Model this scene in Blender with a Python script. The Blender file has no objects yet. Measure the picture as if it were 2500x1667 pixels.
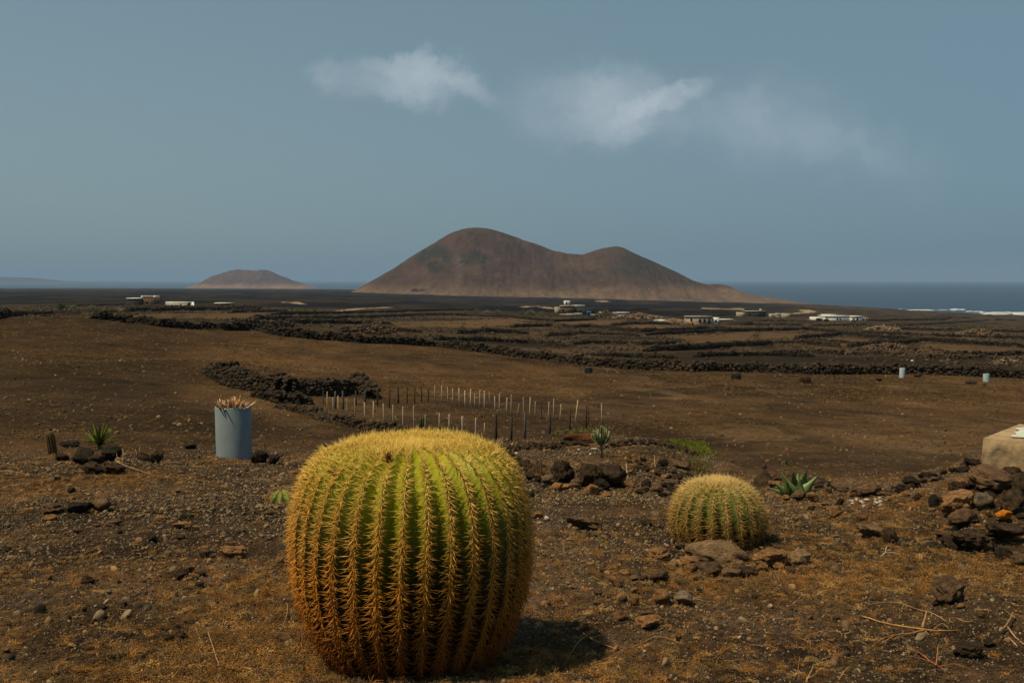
import bpy, bmesh, math, random
import numpy as np
from math import radians, sin, cos, pi
from mathutils import Vector, Matrix

scene = bpy.context.scene
COL = scene.collection
rng = np.random.default_rng(7)
random.seed(7)

# ------------------------------------------------------------------ camera
LENS, SENSOR = 35.0, 36.0
F = 2500 * LENS / SENSOR            # focal length in pixels of the 2500 px wide photograph
PITCH = radians(-3.54)
cam_d = bpy.data.cameras.new("camera")
cam_d.lens = LENS; cam_d.sensor_width = SENSOR
cam_d.clip_start = 0.05; cam_d.clip_end = 200000
cam = bpy.data.objects.new("camera", cam_d)
cam.location = (0, 0, 0); cam.rotation_euler = (pi / 2 + PITCH, 0, 0)
COL.objects.link(cam); scene.camera = cam

# ------------------------------------------------------------------ exposure
vs = scene.view_settings
vs.view_transform = 'Standard'; vs.look = 'None'; vs.gamma = 1.0; vs.use_curve_mapping = False
vs.exposure = 0.0
scene.cycles.volume_bounces = 0
scene.cycles.max_bounces = 6
scene.cycles.diffuse_bounces = 3
scene.cycles.transparent_max_bounces = 6

# ------------------------------------------------------------------ sun and sky
SUN_TO = Vector((-0.62, -0.28, 1.26)).normalized()        # direction towards the sun
sun_d = bpy.data.lights.new("sun", 'SUN')
sun_d.energy = 5.0; sun_d.angle = radians(0.5); sun_d.color = (1.0, 0.82, 0.56)
sun = bpy.data.objects.new("sun", sun_d)
sun.rotation_euler = SUN_TO.to_track_quat('Z', 'Y').to_euler()
sun.location = (0, 0, 60)
COL.objects.link(sun)
SUN_EL = math.asin(SUN_TO.z)
SUN_AZ = math.atan2(SUN_TO.x, SUN_TO.y)

def new_world():
    w = bpy.data.worlds.new("World"); scene.world = w; w.use_nodes = True
    nt = w.node_tree; nt.nodes.clear()
    N = lambda t, **k: mk(nt, t, **k)
    out = N('ShaderNodeOutputWorld'); bg = N('ShaderNodeBackground')
    bg.inputs['Strength'].default_value = 0.060
    sky = N('ShaderNodeTexSky'); sky.sky_type = 'NISHITA'; sky.sun_disc = False
    sky.sun_elevation = SUN_EL; sky.sun_rotation = SUN_AZ
    sky.altitude = 50; sky.air_density = 1.0; sky.dust_density = 2.2; sky.ozone_density = 2.0
    # the hazy air mutes the blue of the whole sky evenly
    hsv = N('ShaderNodeHueSaturation'); hsv.inputs['Saturation'].default_value = 0.62
    nt.links.new(sky.outputs[0], hsv.inputs['Color'])
    tint = N('ShaderNodeMix', data_type='RGBA', blend_type='MULTIPLY'); tint.inputs[0].default_value = 1.0
    nt.links.new(hsv.outputs[0], tint.inputs[6]); tint.inputs[7].default_value = (0.80, 0.98, 1.02, 1)
    flat = N('ShaderNodeMix', data_type='RGBA'); flat.inputs[0].default_value = 0.55
    flat.inputs[7].default_value = (SKYC[0], SKYC[1], SKYC[2], 1)
    nt.links.new(tint.outputs[2], flat.inputs[6])
    # clouds: thin patches high in the hazy air
    tc = N('ShaderNodeTexCoord'); sep = N('ShaderNodeSeparateXYZ')
    nt.links.new(tc.outputs['Generated'], sep.inputs[0])
    # the haze is paler inland (left) and bluer over the open sea (right), and pales towards the horizon
    ax = N('ShaderNodeMapRange', interpolation_type='SMOOTHSTEP'); ax.inputs[1].default_value = -0.55; ax.inputs[2].default_value = 0.60
    nt.links.new(sep.outputs[0], ax.inputs[0])
    hz = N('ShaderNodeMapRange', interpolation_type='SMOOTHSTEP'); hz.inputs[1].default_value = 0.0; hz.inputs[2].default_value = 0.36
    nt.links.new(sep.outputs[2], hz.inputs[0])
    low = N('ShaderNodeMix', data_type='RGBA'); nt.links.new(ax.outputs[0], low.inputs[0]); low.inputs[6].default_value = (5.0, 6.75, 7.1, 1); low.inputs[7].default_value = (2.7, 4.9, 6.6, 1)
    hi_ = N('ShaderNodeMix', data_type='RGBA'); nt.links.new(ax.outputs[0], hi_.inputs[0]); hi_.inputs[6].default_value = (3.3, 5.4, 6.5, 1); hi_.inputs[7].default_value = (3.2, 5.2, 6.4, 1)
    two = N('ShaderNodeMix', data_type='RGBA'); nt.links.new(hz.outputs[0], two.inputs[0]); nt.links.new(low.outputs[2], two.inputs[6]); nt.links.new(hi_.outputs[2], two.inputs[7])
    nt.links.new(two.outputs[2], flat.inputs[7])
    ymax = N('ShaderNodeMath', operation='MAXIMUM'); nt.links.new(sep.outputs[1], ymax.inputs[0]); ymax.inputs[1].default_value = 0.05
    dx = N('ShaderNodeMath', operation='DIVIDE'); nt.links.new(sep.outputs[0], dx.inputs[0]); nt.links.new(ymax.outputs[0], dx.inputs[1])
    dz = N('ShaderNodeMath', operation='DIVIDE'); nt.links.new(sep.outputs[2], dz.inputs[0]); nt.links.new(ymax.outputs[0], dz.inputs[1])
    comb = N('ShaderNodeCombineXYZ'); nt.links.new(dx.outputs[0], comb.inputs[0]); nt.links.new(dz.outputs[0], comb.inputs[1])
    warp = N('ShaderNodeTexNoise'); warp.inputs['Scale'].default_value = 9; warp.inputs['Detail'].default_value = 8; warp.inputs['Roughness'].default_value = 0.68
    nt.links.new(comb.outputs[0], warp.inputs['Vector'])
    wsub = N('ShaderNodeVectorMath', operation='SUBTRACT'); nt.links.new(warp.outputs['Color'], wsub.inputs[0]); wsub.inputs[1].default_value = (0.5, 0.5, 0.5)
    wsc = N('ShaderNodeVectorMath', operation='SCALE'); nt.links.new(wsub.outputs[0], wsc.inputs[0]); wsc.inputs['Scale'].default_value = 0.10
    wadd = N('ShaderNodeVectorMath', operation='ADD'); nt.links.new(comb.outputs[0], wadd.inputs[0]); nt.links.new(wsc.outputs[0], wadd.inputs[1])
    wz = N('ShaderNodeVectorMath', operation='MULTIPLY'); nt.links.new(wadd.outputs[0], wz.inputs[0]); wz.inputs[1].default_value = (1, 1, 0)
    total = None
    for (u, v, ru, rv, ang, amp, edge) in CLOUDS:
        cx, cz = (u - 1250) / F, ray_t(v)
        mp = N('ShaderNodeMapping', vector_type='TEXTURE')
        mp.inputs['Location'].default_value = (cx, cz, 0); mp.inputs['Rotation'].default_value = (0, 0, radians(ang))
        mp.inputs['Scale'].default_value = (ru / F, rv / F, 1)
        nt.links.new(wz.outputs[0], mp.inputs[0])
        ln = N('ShaderNodeVectorMath', operation='LENGTH'); nt.links.new(mp.outputs[0], ln.inputs[0])
        mr = N('ShaderNodeMapRange', interpolation_type='SMOOTHSTEP')
        mr.inputs['From Min'].default_value = 1.0; mr.inputs['From Max'].default_value = edge
        mr.inputs['To Min'].default_value = 0; mr.inputs['To Max'].default_value = amp
        nt.links.new(ln.outputs[1], mr.inputs[0])
        if total is None: total = mr.outputs[0]
        else:
            ad = N('ShaderNodeMath', operation='ADD'); nt.links.new(total, ad.inputs[0]); nt.links.new(mr.outputs[0], ad.inputs[1]); total = ad.outputs[0]
    cn = N('ShaderNodeTexNoise'); cn.inputs['Scale'].default_value = 14; cn.inputs['Detail'].default_value = 7; cn.inputs['Roughness'].default_value = 0.55
    nt.links.new(wz.outputs[0], cn.inputs['Vector'])
    cm = N('ShaderNodeMapRange'); cm.inputs['From Min'].default_value = 0.30; cm.inputs['From Max'].default_value = 0.66; cm.inputs['To Min'].default_value = 0.30
    nt.links.new(cn.outputs[0], cm.inputs[0])
    ml = N('ShaderNodeMath', operation='MULTIPLY', use_clamp=True); nt.links.new(total, ml.inputs[0]); nt.links.new(cm.outputs[0], ml.inputs[1])
    gt = N('ShaderNodeMath', operation='GREATER_THAN'); nt.links.new(sep.outputs[1], gt.inputs[0]); gt.inputs[1].default_value = 0.3
    m2 = N('ShaderNodeMath', operation='MULTIPLY'); nt.links.new(ml.outputs[0], m2.inputs[0]); nt.links.new(gt.outputs[0], m2.inputs[1])
    mix = N('ShaderNodeMix', data_type='RGBA'); nt.links.new(m2.outputs[0], mix.inputs[0]); nt.links.new(flat.outputs[2], mix.inputs[6])
    mix.inputs[7].default_value = (CLOUDC[0], CLOUDC[1], CLOUDC[2], 1)
    nt.links.new(mix.outputs[2], bg.inputs['Color']); nt.links.new(bg.outputs[0], out.inputs[0])

SKYC = (3.55, 5.5, 6.45)
CLOUDC = (7.3, 8.5, 9.5)
CLOUDS = [  # centre px, radii px, angle, amount, edge start
    (980, 195, 260, 88, 0, 0.60, 0.15), (1010, 165, 150, 55, -8, 0.35, 0.3), (800, 170, 60, 60, 30, 0.3, 0.2),
    (1150, 205, 130, 50, -20, 0.35, 0.1), (980, 240, 160, 50, -10, 0.22, 0.1),
    (1480, 265, 310, 150, 0, 0.75, 0.05), (1620, 235, 180, 46, 24, 0.75, 0.2), (1500, 330, 110, 60, 15, 0.3, 0.1),
    (1420, 210, 120, 60, 10, 0.22, 0.15), (1880, 300, 340, 160, -12, 0.48, 0.0), (2120, 390, 280, 100, -15, 0.22, 0.0)]

def mk(nt, t, **k):
    n = nt.nodes.new(t)
    for a, b in k.items(): setattr(n, a, b)
    return n

def ray(u, v):
    yv = (833.5 - v) / F
    return ((u - 1250) / F, cos(PITCH) - yv * sin(PITCH), sin(PITCH) + yv * cos(PITCH))
def ray_t(v):
    r = ray(1250, v); return r[2] / r[1]
new_world()

# ------------------------------------------------------------------ numpy noise
def _h(ix, iy, iz, seed):
    n = (ix.astype(np.int64) * 374761393 + iy.astype(np.int64) * 668265263 + iz.astype(np.int64) * 2147483647 + seed * 974634777) & 0xffffffff
    n = ((n ^ (n >> 13)) * 1274126177) & 0xffffffff
    n = ((n ^ (n >> 16)) * 2246822519) & 0xffffffff
    return ((n ^ (n >> 15)) & 0xffff) / 65535.0
def vnoise(x, y, z=None, seed=0):
    x = np.asarray(x, float); y = np.asarray(y, float)
    ix, iy = np.floor(x), np.floor(y); fx, fy = x - ix, y - iy
    fx = fx * fx * fx * (fx * (fx * 6 - 15) + 10); fy = fy * fy * fy * (fy * (fy * 6 - 15) + 10)
    if z is None:
        o = np.zeros_like(ix)
        a = _h(ix, iy, o, seed); b = _h(ix + 1, iy, o, seed); c = _h(ix, iy + 1, o, seed); d = _h(ix + 1, iy + 1, o, seed)
        return (a + (b - a) * fx + (c - a) * fy + (a - b - c + d) * fx * fy) * 2 - 1
    z = np.asarray(z, float); iz = np.floor(z); fz = z - iz; fz = fz * fz * (3 - 2 * fz)
    r = []
    for k in (0, 1):
        a = _h(ix, iy, iz + k, seed); b = _h(ix + 1, iy, iz + k, seed); c = _h(ix, iy + 1, iz + k, seed); d = _h(ix + 1, iy + 1, iz + k, seed)
        r.append(a + (b - a) * fx + (c - a) * fy + (a - b - c + d) * fx * fy)
    return (r[0] + (r[1] - r[0]) * fz) * 2 - 1
def fbm(x, y, z=None, oct=4, seed=0, gain=0.5, lac=2.03):
    s = 0.0; a = 1.0; t = 0.0
    for o in range(oct):
        k = lac ** o
        s = s + a * vnoise(x * k + 17.3 * o, y * k - 9.1 * o, None if z is None else z * k + 3.3 * o, seed + o)
        t += a; a *= gain
    return s / t
def sstep(a, b, x):
    t = np.clip((x - a) / (b - a), 0, 1); return t * t * (3 - 2 * t)

# ------------------------------------------------------------------ mesh helpers
def mesh_np(name, V, T, mat=None, smooth=True, colors=None, k=3, mats=None, midx=None):
    V = np.asarray(V, np.float32).reshape(-1, 3); T = np.asarray(T, np.int32).reshape(-1, k)
    me = bpy.data.meshes.new(name)
    me.vertices.add(len(V)); me.vertices.foreach_set('co', V.ravel())
    me.loops.add(T.size); me.loops.foreach_set('vertex_index', T.ravel())
    me.polygons.add(len(T)); me.polygons.foreach_set('loop_start', np.arange(0, T.size, k, dtype=np.int32))
    me.polygons.foreach_set('loop_total', np.full(len(T), k, np.int32))
    if smooth: me.polygons.foreach_set('use_smooth', np.ones(len(T), bool))
    if colors is not None:
        for an, cc in colors.items():
            ca = me.color_attributes.new(an, 'FLOAT_COLOR', 'POINT')
            c4 = np.ones((len(V), 4), np.float32); c4[:, :cc.shape[1]] = cc
            ca.data.foreach_set('color', c4.ravel())
    for m in (mats or ([mat] if mat else [])): me.materials.append(m)
    if midx is not None: me.polygons.foreach_set('material_index', np.asarray(midx, np.int32))
    me.update(calc_edges=True); me.validate()
    return me
def link(name, me, parent=None, loc=(0, 0, 0), rot=(0, 0, 0), scale=(1, 1, 1)):
    o = bpy.data.objects.new(name, me); COL.objects.link(o)
    o.location = loc; o.rotation_euler = rot; o.scale = scale
    if parent: o.parent = parent
    return o
def tag(o, label=None, cat=None, group=None, kind=None):
    if label: o['label'] = label
    if cat: o['category'] = cat
    if group: o['group'] = group
    if kind: o['kind'] = kind
    return o
def empty(name, loc, label, cat, group=None, rz=0):
    e = bpy.data.objects.new(name, None); COL.objects.link(e); e.empty_display_size = 0.1
    e.location = loc; e.rotation_euler = (0, 0, rz)
    return tag(e, label, cat, group)

class Acc:
    def __init__(s): s.V = []; s.T = []; s.n = 0; s.M = []
    def add(s, V, T, m=0):
        V = np.asarray(V, float).reshape(-1, 3); T = np.asarray(T, int).reshape(-1, 3)
        s.V.append(V); s.T.append(T + s.n); s.n += len(V); s.M.append(np.full(len(T), m))
    def mesh(s, name, mat=None, smooth=True, mats=None):
        return mesh_np(name, np.concatenate(s.V), np.concatenate(s.T), mat, smooth, mats=mats, midx=np.concatenate(s.M) if mats else None)

def tube(P, R, sides=5, cap=True):
    """tapered tube along points P with radii R -> V, T"""
    P = np.asarray(P, float); n = len(P); R = np.broadcast_to(np.asarray(R, float), (n,))
    tg = np.gradient(P, axis=0); tg /= np.linalg.norm(tg, axis=1, keepdims=True) + 1e-12
    up = np.array([0, 0, 1.0]) if abs(tg[0][2]) < 0.9 else np.array([1.0, 0, 0])
    V = []
    for i in range(n):
        a = np.cross(tg[i], up); a /= np.linalg.norm(a) + 1e-12; b = np.cross(a, tg[i]); up = b
        th = np.arange(sides) * 2 * pi / sides
        V.append(P[i] + R[i] * (np.outer(np.cos(th), a) + np.outer(np.sin(th), b)))
    V = np.concatenate(V); T = []
    for i in range(n - 1):
        for j in range(sides):
            a = i * sides + j; b = i * sides + (j + 1) % sides
            T += [(a, b, b + sides), (a, b + sides, a + sides)]
    if cap:
        for j in range(1, sides - 1): T += [(0, j + 1, j), ((n - 1) * sides, (n - 1) * sides + j, (n - 1) * sides + j + 1)]
    return V, np.array(T)
def box(x0, x1, y0, y1, z0, z1):
    V = [(x, y, z) for z in (z0, z1) for y in (y0, y1) for x in (x0, x1)]
    Q = [(0, 2, 3, 1), (4, 5, 7, 6), (0, 1, 5, 4), (2, 6, 7, 3), (0, 4, 6, 2), (1, 3, 7, 5)]
    return np.array(V, float), np.array([t for q in Q for t in ((q[0], q[1], q[2]), (q[0], q[2], q[3]))])
_ico = {}
def ico(sub):
    if sub not in _ico:
        bm = bmesh.new(); bmesh.ops.create_icosphere(bm, subdivisions=sub, radius=1)
        _ico[sub] = (np.array([v.co[:] for v in bm.verts]), np.array([[v.index for v in f.verts] for f in bm.faces])); bm.free()
    return _ico[sub]
def rock_vt(seed, sub=3, rough=1.0, cuts=7, flat=0.0):
    V, T = ico(sub); V = V.copy(); r = np.random.default_rng(seed)
    s = seed * 3.71
    V *= (1 + 0.34 * rough * fbm(V[:, 0] * 1.1 + s, V[:, 1] * 1.1, V[:, 2] * 1.1, 2, seed))[:, None]
    for _ in range(cuts):
        n = r.normal(size=3); n /= np.linalg.norm(n); c = r.uniform(0.55, 0.85)
        d = V @ n - c; V -= np.outer(np.maximum(d, 0) * 0.98, n)
    if sub >= 3:
        N = V / np.linalg.norm(V, axis=1, keepdims=True)
        a = fbm(V[:, 0] * 3 + s, V[:, 1] * 3, V[:, 2] * 3, 3, seed + 5, 0.6)
        p = vnoise(V[:, 0] * 7 + s, V[:, 1] * 7, V[:, 2] * 7, seed + 9)
        V += N * (0.20 * rough * a - 0.20 * rough * np.maximum(p - 0.15, 0) + 0.06 * fbm(V[:, 0] * 14, V[:, 1] * 14, V[:, 2] * 14, 2, seed + 3))[:, None]
    lo, hi = V.min(0), V.max(0)
    V = (V - (lo + hi) / 2) / (hi - lo)          # unit box centred
    return V, T

# ------------------------------------------------------------------ materials
def col4(c): return (c[0], c[1], c[2], 1)
def noise_mat(name, c1, c2, scale=8, c3=None, rough=0.95, bump=0.3, bdist=0.02, bscale=40, coord='Object', rnd=0.15, detail=6, metal=0.0, transl=0.0, spec=0.15, k=0.74):
    q_ = lambda c: (c[0] * k, c[1] * k, c[2] * k * 0.94)
    c1 = q_(c1); c2 = q_(c2); c3 = q_(c3) if c3 is not None else None
    m = bpy.data.materials.new(name); m.use_nodes = True; nt = m.node_tree; nt.nodes.clear()
    out = mk(nt, 'ShaderNodeOutputMaterial'); bs = mk(nt, 'ShaderNodeBsdfPrincipled')
    bs.inputs['Roughness'].default_value = rough; bs.inputs['Metallic'].default_value = metal
    bs.inputs['Specular IOR Level'].default_value = spec
    tc = mk(nt, 'ShaderNodeTexCoord'); src = tc.outputs['Object']
    if coord == 'World':
        g = mk(nt, 'ShaderNodeNewGeometry'); src = g.outputs['Position']
    nz = mk(nt, 'ShaderNodeTexNoise'); nz.inputs['Scale'].default_value = scale; nz.inputs['Detail'].default_value = detail; nz.inputs['Roughness'].default_value = 0.65
    nt.links.new(src, nz.inputs['Vector'])
    cr = mk(nt, 'ShaderNodeValToRGB'); e = cr.color_ramp.elements
    e[0].position = 0.34; e[0].color = col4(c1); e[1].position = 0.62; e[1].color = col4(c2)
    if c3 is not None:
        x = e.new(0.74); x.color = col4(c3)
    nt.links.new(nz.outputs[0], cr.inputs[0]); colr = cr.outputs[0]
    if rnd:
        oi = mk(nt, 'ShaderNodeObjectInfo'); hv = mk(nt, 'ShaderNodeHueSaturation')
        mr = mk(nt, 'ShaderNodeMapRange'); mr.inputs['To Min'].default_value = 1 - rnd * 1.6; mr.inputs['To Max'].default_value = 1 + rnd * 1.6
        nt.links.new(oi.outputs['Random'], mr.inputs[0]); nt.links.new(mr.outputs[0], hv.inputs['Value']); nt.links.new(colr, hv.inputs['Color']); colr = hv.outputs[0]
    nt.links.new(colr, bs.inputs['Base Color'])
    if bump:
        bn = mk(nt, 'ShaderNodeTexNoise'); bn.inputs['Scale'].default_value = bscale; bn.inputs['Detail'].default_value = 5; bn.inputs['Roughness'].default_value = 0.7
        nt.links.new(src, bn.inputs['Vector']); bp = mk(nt, 'ShaderNodeBump'); bp.inputs['Strength'].default_value = bump; bp.inputs['Distance'].default_value = bdist
        nt.links.new(bn.outputs[0], bp.inputs['Height']); nt.links.new(bp.outputs[0], bs.inputs['Normal'])
    if transl:
        tr = mk(nt, 'ShaderNodeBsdfTranslucent'); nt.links.new(colr, tr.inputs[0]); mx = mk(nt, 'ShaderNodeMixShader'); mx.inputs[0].default_value = transl
        nt.links.new(bs.outputs[0], mx.inputs[1]); nt.links.new(tr.outputs[0], mx.inputs[2]); nt.links.new(mx.outputs[0], out.inputs[0])
    else: nt.links.new(bs.outputs[0], out.inputs[0])
    return m

ROCKM = {
 'K': noise_mat('scoria_black', (0.022, 0.016, 0.011), (0.085, 0.062, 0.042), 5, (0.19, 0.13, 0.08), bump=0.9, bscale=16, bdist=0.08),
 'D': noise_mat('scoria_brown', (0.042, 0.028, 0.017), (0.16, 0.102, 0.058), 4, (0.28, 0.18, 0.10), bump=0.9, bscale=16, bdist=0.08),
 'B': noise_mat('rock_brown', (0.10, 0.056, 0.030), (0.27, 0.165, 0.09), 4, (0.40, 0.27, 0.16), bump=0.8, bscale=14, bdist=0.07),
 'O': noise_mat('rock_orange', (0.22, 0.105, 0.042), (0.54, 0.29, 0.125), 4, (0.66, 0.41, 0.22), bump=0.8, bscale=14, bdist=0.07),
 'T': noise_mat('rock_tan', (0.20, 0.125, 0.065), (0.46, 0.29, 0.16), 4, (0.60, 0.42, 0.26), bump=0.8, bscale=14, bdist=0.07),
 'G': noise_mat('rock_grey', (0.13, 0.10, 0.07), (0.32, 0.24, 0.16), 4, (0.45, 0.34, 0.23), bump=0.7, bscale=14, bdist=0.06),
 'W': noise_mat('rock_white', (0.45, 0.38, 0.30), (0.72, 0.65, 0.55), 4, bump=0.3),
 'L': noise_mat('rock_lichen', (0.45, 0.12, 0.01), (0.75, 0.25, 0.015), 6, (0.30, 0.10, 0.03), bump=0.6, bscale=20),
}
# ------------------------------------------------------------------ terrain height
def tz(d, v):   # height that shows at picture row v when it stands d metres ahead
    return ray_t(v) * d
SEA = -50.0
# field and plain beyond the garden terrace: per direction (x/y) a list of (distance, height)
def PT(*a): return [(d, tz(d, v)) for d, v in a]
COLS = [
 (0,    PT((10, 1210), (18, 1100), (26, 1000), (38, 905), (48, 858), (60, 812), (70, 785), (76, 776), (85, 778), (110, 775), (250, 757), (400, 750), (600, 738), (1400, 714), (2500, 708), (4000, 702), (4700, 722), (7000, 712))),
 (150,  PT((10, 1215), (18, 1105), (26, 1010), (38, 915), (48, 866), (60, 820), (70, 786), (78, 772), (90, 777), (110, 773), (250, 756), (400, 749), (600, 738), (1400, 714), (2500, 708), (4000, 702), (4700, 722), (7000, 712))),
 (300,  PT((10, 1220), (18, 1110), (26, 1020), (38, 930), (48, 880), (60, 828), (70, 797), (78, 786), (95, 779), (130, 770), (250, 756), (400, 748), (600, 737), (1400, 714), (2500, 708), (4000, 702), (4700, 722), (7000, 712))),
 (480,  PT((10, 1235), (18, 1125), (26, 1035), (36, 955), (45, 900), (58, 850), (72, 815), (82, 804), (100, 790), (130, 777), (250, 758), (400, 750), (600, 738), (1400, 715), (2500, 708), (4000, 702), (4700, 722), (7000, 712))),
 (650,  PT((10, 1260), (18, 1145), (24, 1075), (32, 1010), (44, 925), (58, 862), (72, 825), (84, 808), (105, 795), (140, 783), (250, 764), (400, 752), (600, 740), (1400, 716), (2500, 709), (3600, 703.5), (4200, 720), (7000, 712))),
 (800,  PT((10, 1275), (18, 1155), (24, 1085), (32, 1016), (46, 935), (60, 875), (74, 838), (84, 824), (105, 808), (150, 792), (250, 773), (400, 758), (600, 742), (1400, 718), (2500, 710), (3600, 704.5), (4200, 720), (7000, 712))),
 (1000, PT((10, 1290), (18, 1165), (24, 1090), (34, 1010), (48, 938), (62, 880), (74, 852), (84, 838), (105, 820), (150, 800), (250, 780), (400, 762), (600, 746), (1400, 724), (2500, 712), (3600, 706), (4200, 720), (7000, 712))),
 (1250, PT((10, 1295), (18, 1165), (26, 1075), (36, 1000), (50, 935), (64, 893), (76, 872), (88, 858), (110, 840), (150, 820), (230, 795), (400, 768), (600, 752), (1000, 738), (1400, 730), (2500, 718), (3600, 716), (4200, 722), (7000, 712))),
 (1450, PT((10, 1290), (18, 1162), (26, 1078), (36, 1000), (50, 938), (62, 905), (70, 892), (85, 872), (110, 846), (150, 824), (230, 800), (400, 775), (600, 757), (1000, 742), (1400, 733), (2500, 724), (7000, 706))),
 (1700, PT((10, 1290), (18, 1160), (26, 1075), (36, 1000), (50, 938), (60, 912), (68, 906), (85, 880), (110, 852), (150, 830), (230, 806), (400, 783), (600, 765), (1000, 746), (1500, 736), (2300, 736), (2600, 740), (7000, 712))),
 (2000, PT((10, 1300), (18, 1165), (26, 1075), (36, 1002), (48, 950), (58, 920), (66, 911), (85, 884), (110, 858), (150, 836), (230, 812), (400, 788), (600, 770), (1000, 754), (1500, 744), (2150, 742), (2300, 755), (7000, 720))),
 (2250, PT((10, 1290), (18, 1160), (26, 1075), (36, 1005), (48, 955), (58, 924), (66, 914), (85, 888), (110, 864), (150, 842), (230, 818), (400, 795), (600, 779), (1000, 763), (1500, 756), (1640, 757), (1900, 775), (7000, 730))),
 (2500, PT((10, 1280), (18, 1160), (26, 1078), (36, 1010), (48, 960), (60, 928), (68, 919), (85, 892), (110, 868), (150, 848), (230, 824), (400, 802), (600, 788), (1000, 776), (1290, 771), (1500, 790), (7000, 740))),
]
LD0, LD1, NLD = math.log(8.0), math.log(9000.0), 420
NS = 141; S0, S1 = -0.62, 0.62
_ld = np.linspace(LD0, LD1, NLD); _s = np.linspace(S0, S1, NS)
_cs = np.array([(c[0] - 1250) / F for c in COLS])
_prof = np.array([np.interp(_ld, [math.log(p[0]) for p in c[1]], [p[1] for p in c[1]]) for c in COLS])
FIELD = np.array([[np.interp(s, _cs, _prof[:, j]) for j in range(NLD)] for s in _s])
def _blur(A, ax, r):
    k = np.ones(2 * r + 1) / (2 * r + 1)
    P = np.pad(A, [(r, r) if i == ax else (0, 0) for i in range(2)], mode='edge')
    return np.apply_along_axis(lambda m: np.convolve(m, k, 'valid'), ax, P)
for _ in range(2): FIELD = _blur(_blur(FIELD, 1, 3), 0, 4)

EDGE_U = [-400, 0, 300, 620, 800, 1000, 1230, 1500, 1680, 1760, 1830, 2000, 2250, 2330, 2400, 2500, 2900]
EDGE_D = [9.0, 8.6, 8.4, 8.9, 8.2, 8.6, 9.6, 9.9, 9.6, 8.2, 7.3, 6.8, 6.7, 7.0, 7.8, 8.6, 9.0]
EDGE_V = [1105, 1106, 1110, 1110, 1125, 1120, 1092, 1076, 1092, 1150, 1178, 1186, 1186, 1170, 1128, 1112, 1110]
_es = (np.array(EDGE_U) - 1250) / F
_ez = np.array([tz(d, v) for d, v in zip(EDGE_D, EDGE_V)])
def polar(x, y):
    r = np.hypot(x, y); a = np.arctan2(x, y); ac = np.clip(a, -0.54, 0.54)
    s = np.tan(ac); d = r * np.cos(ac)
    return s, d, r
MOUNDS = []   # x, y, rx, ry, h filled below
def H(x, y, micro=True):
    x = np.asarray(x, float); y = np.asarray(y, float)
    s, d, r = polar(x, y)
    j = (np.clip(np.log(np.maximum(d, 1e-3)), LD0, LD1 - 1e-6) - LD0) / (LD1 - LD0) * (NLD - 1)
    i = (np.clip(s, S0, S1 - 1e-6) - S0) / (S1 - S0) * (NS - 1)
    j0 = np.minimum(j.astype(int), NLD - 2); i0 = np.minimum(i.astype(int), NS - 2); fj = j - j0; fi = i - i0
    zf = (FIELD[i0, j0] * (1 - fi) * (1 - fj) + FIELD[i0 + 1, j0] * fi * (1 - fj) + FIELD[i0, j0 + 1] * (1 - fi) * fj + FIELD[i0 + 1, j0 + 1] * fi * fj)
    zf = zf + 0.05 * fbm(x / 3.0, y / 3.0, None, 3, 11) + sstep(20, 60, d) * (0.10 * fbm(x / 7, y / 7, None, 3, 12))
    left = sstep(-0.10, -0.35, s) * sstep(25, 40, d) * (1 - sstep(75, 95, d))
    zf = zf + left * 0.40 * fbm(x / 9, y / 9, None, 3, 31)
    lava = sstep(430, 700, d) * (1 - sstep(2300, 3000, d))
    zf = zf + lava * 3.0 * (np.abs(fbm(x / 45, y / 60, None, 5, 21, 0.6)) - 0.25)
    E = np.interp(s, _es, np.array(EDGE_D)); ze = np.interp(s, _es, _ez)
    # terrace: rises from the camera's feet (-1.27) to the edge
    q = np.clip(d / E, 0, 1.3)
    z0 = -1.145
    zt = z0 + (ze - z0) * np.clip((d - 2.7) / (E - 2.7), -0.35, 1.0)
    zt = zt + 0.045 * fbm(x / 1.1, y / 1.1, None, 3, 3)
    if micro: zt = zt + MICRO(x, y)
    for (mx, my, rx, ry, h) in MOUNDS:
        zt = zt + h * np.exp(-((x - mx) / rx) ** 2 - ((y - my) / ry) ** 2)
    w = sstep(E, E + 5.0, d)
    return zt * (1 - w) + np.maximum(zf, -51.5) * w
def MICRO(x, y):
    m = sstep(-0.1, 0.5, fbm(x * 0.9 + 4, y * 0.9, None, 3, 77))
    return 0.016 * fbm(x * 7, y * 7, None, 3, 41, 0.6) + (0.004 + 0.010 * m) * fbm(x * 32, y * 32, None, 3, 45, 0.65)
_dl = np.exp(np.linspace(math.log(1.6), math.log(9000), 700))
def hit(u, v, micro=False):
    """point of the ground seen at picture position (u, v)"""
    r = ray(u, v); P = np.outer(_dl / r[1], r)
    g = P[:, 2] - H(P[:, 0], P[:, 1], micro)
    k = np.argmax(g < 0)
    if g[k] >= 0: k = len(_dl) - 1
    k = max(k, 1); dd = np.linspace(_dl[k - 1], _dl[k], 12); P = np.outer(dd / r[1], r); g = P[:, 2] - H(P[:, 0], P[:, 1], micro)
    k = max(int(np.argmax(g < 0)) if (g < 0).any() else 11, 1); a, b = g[k - 1], g[k]; t = a / (a - b + 1e-12); t = min(max(t, 0), 1)
    p = P[k - 1] * (1 - t) + P[k] * t
    return np.array([p[0], p[1], float(H(p[0:1], p[1:2])[0])])
def at(u, d):
    x = (u - 1250) / F * d; return np.array([x, d, float(H(np.array([x]), np.array([d]))[0])])
def pxm(d): return d / F        # metres per picture pixel at distance d

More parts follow.
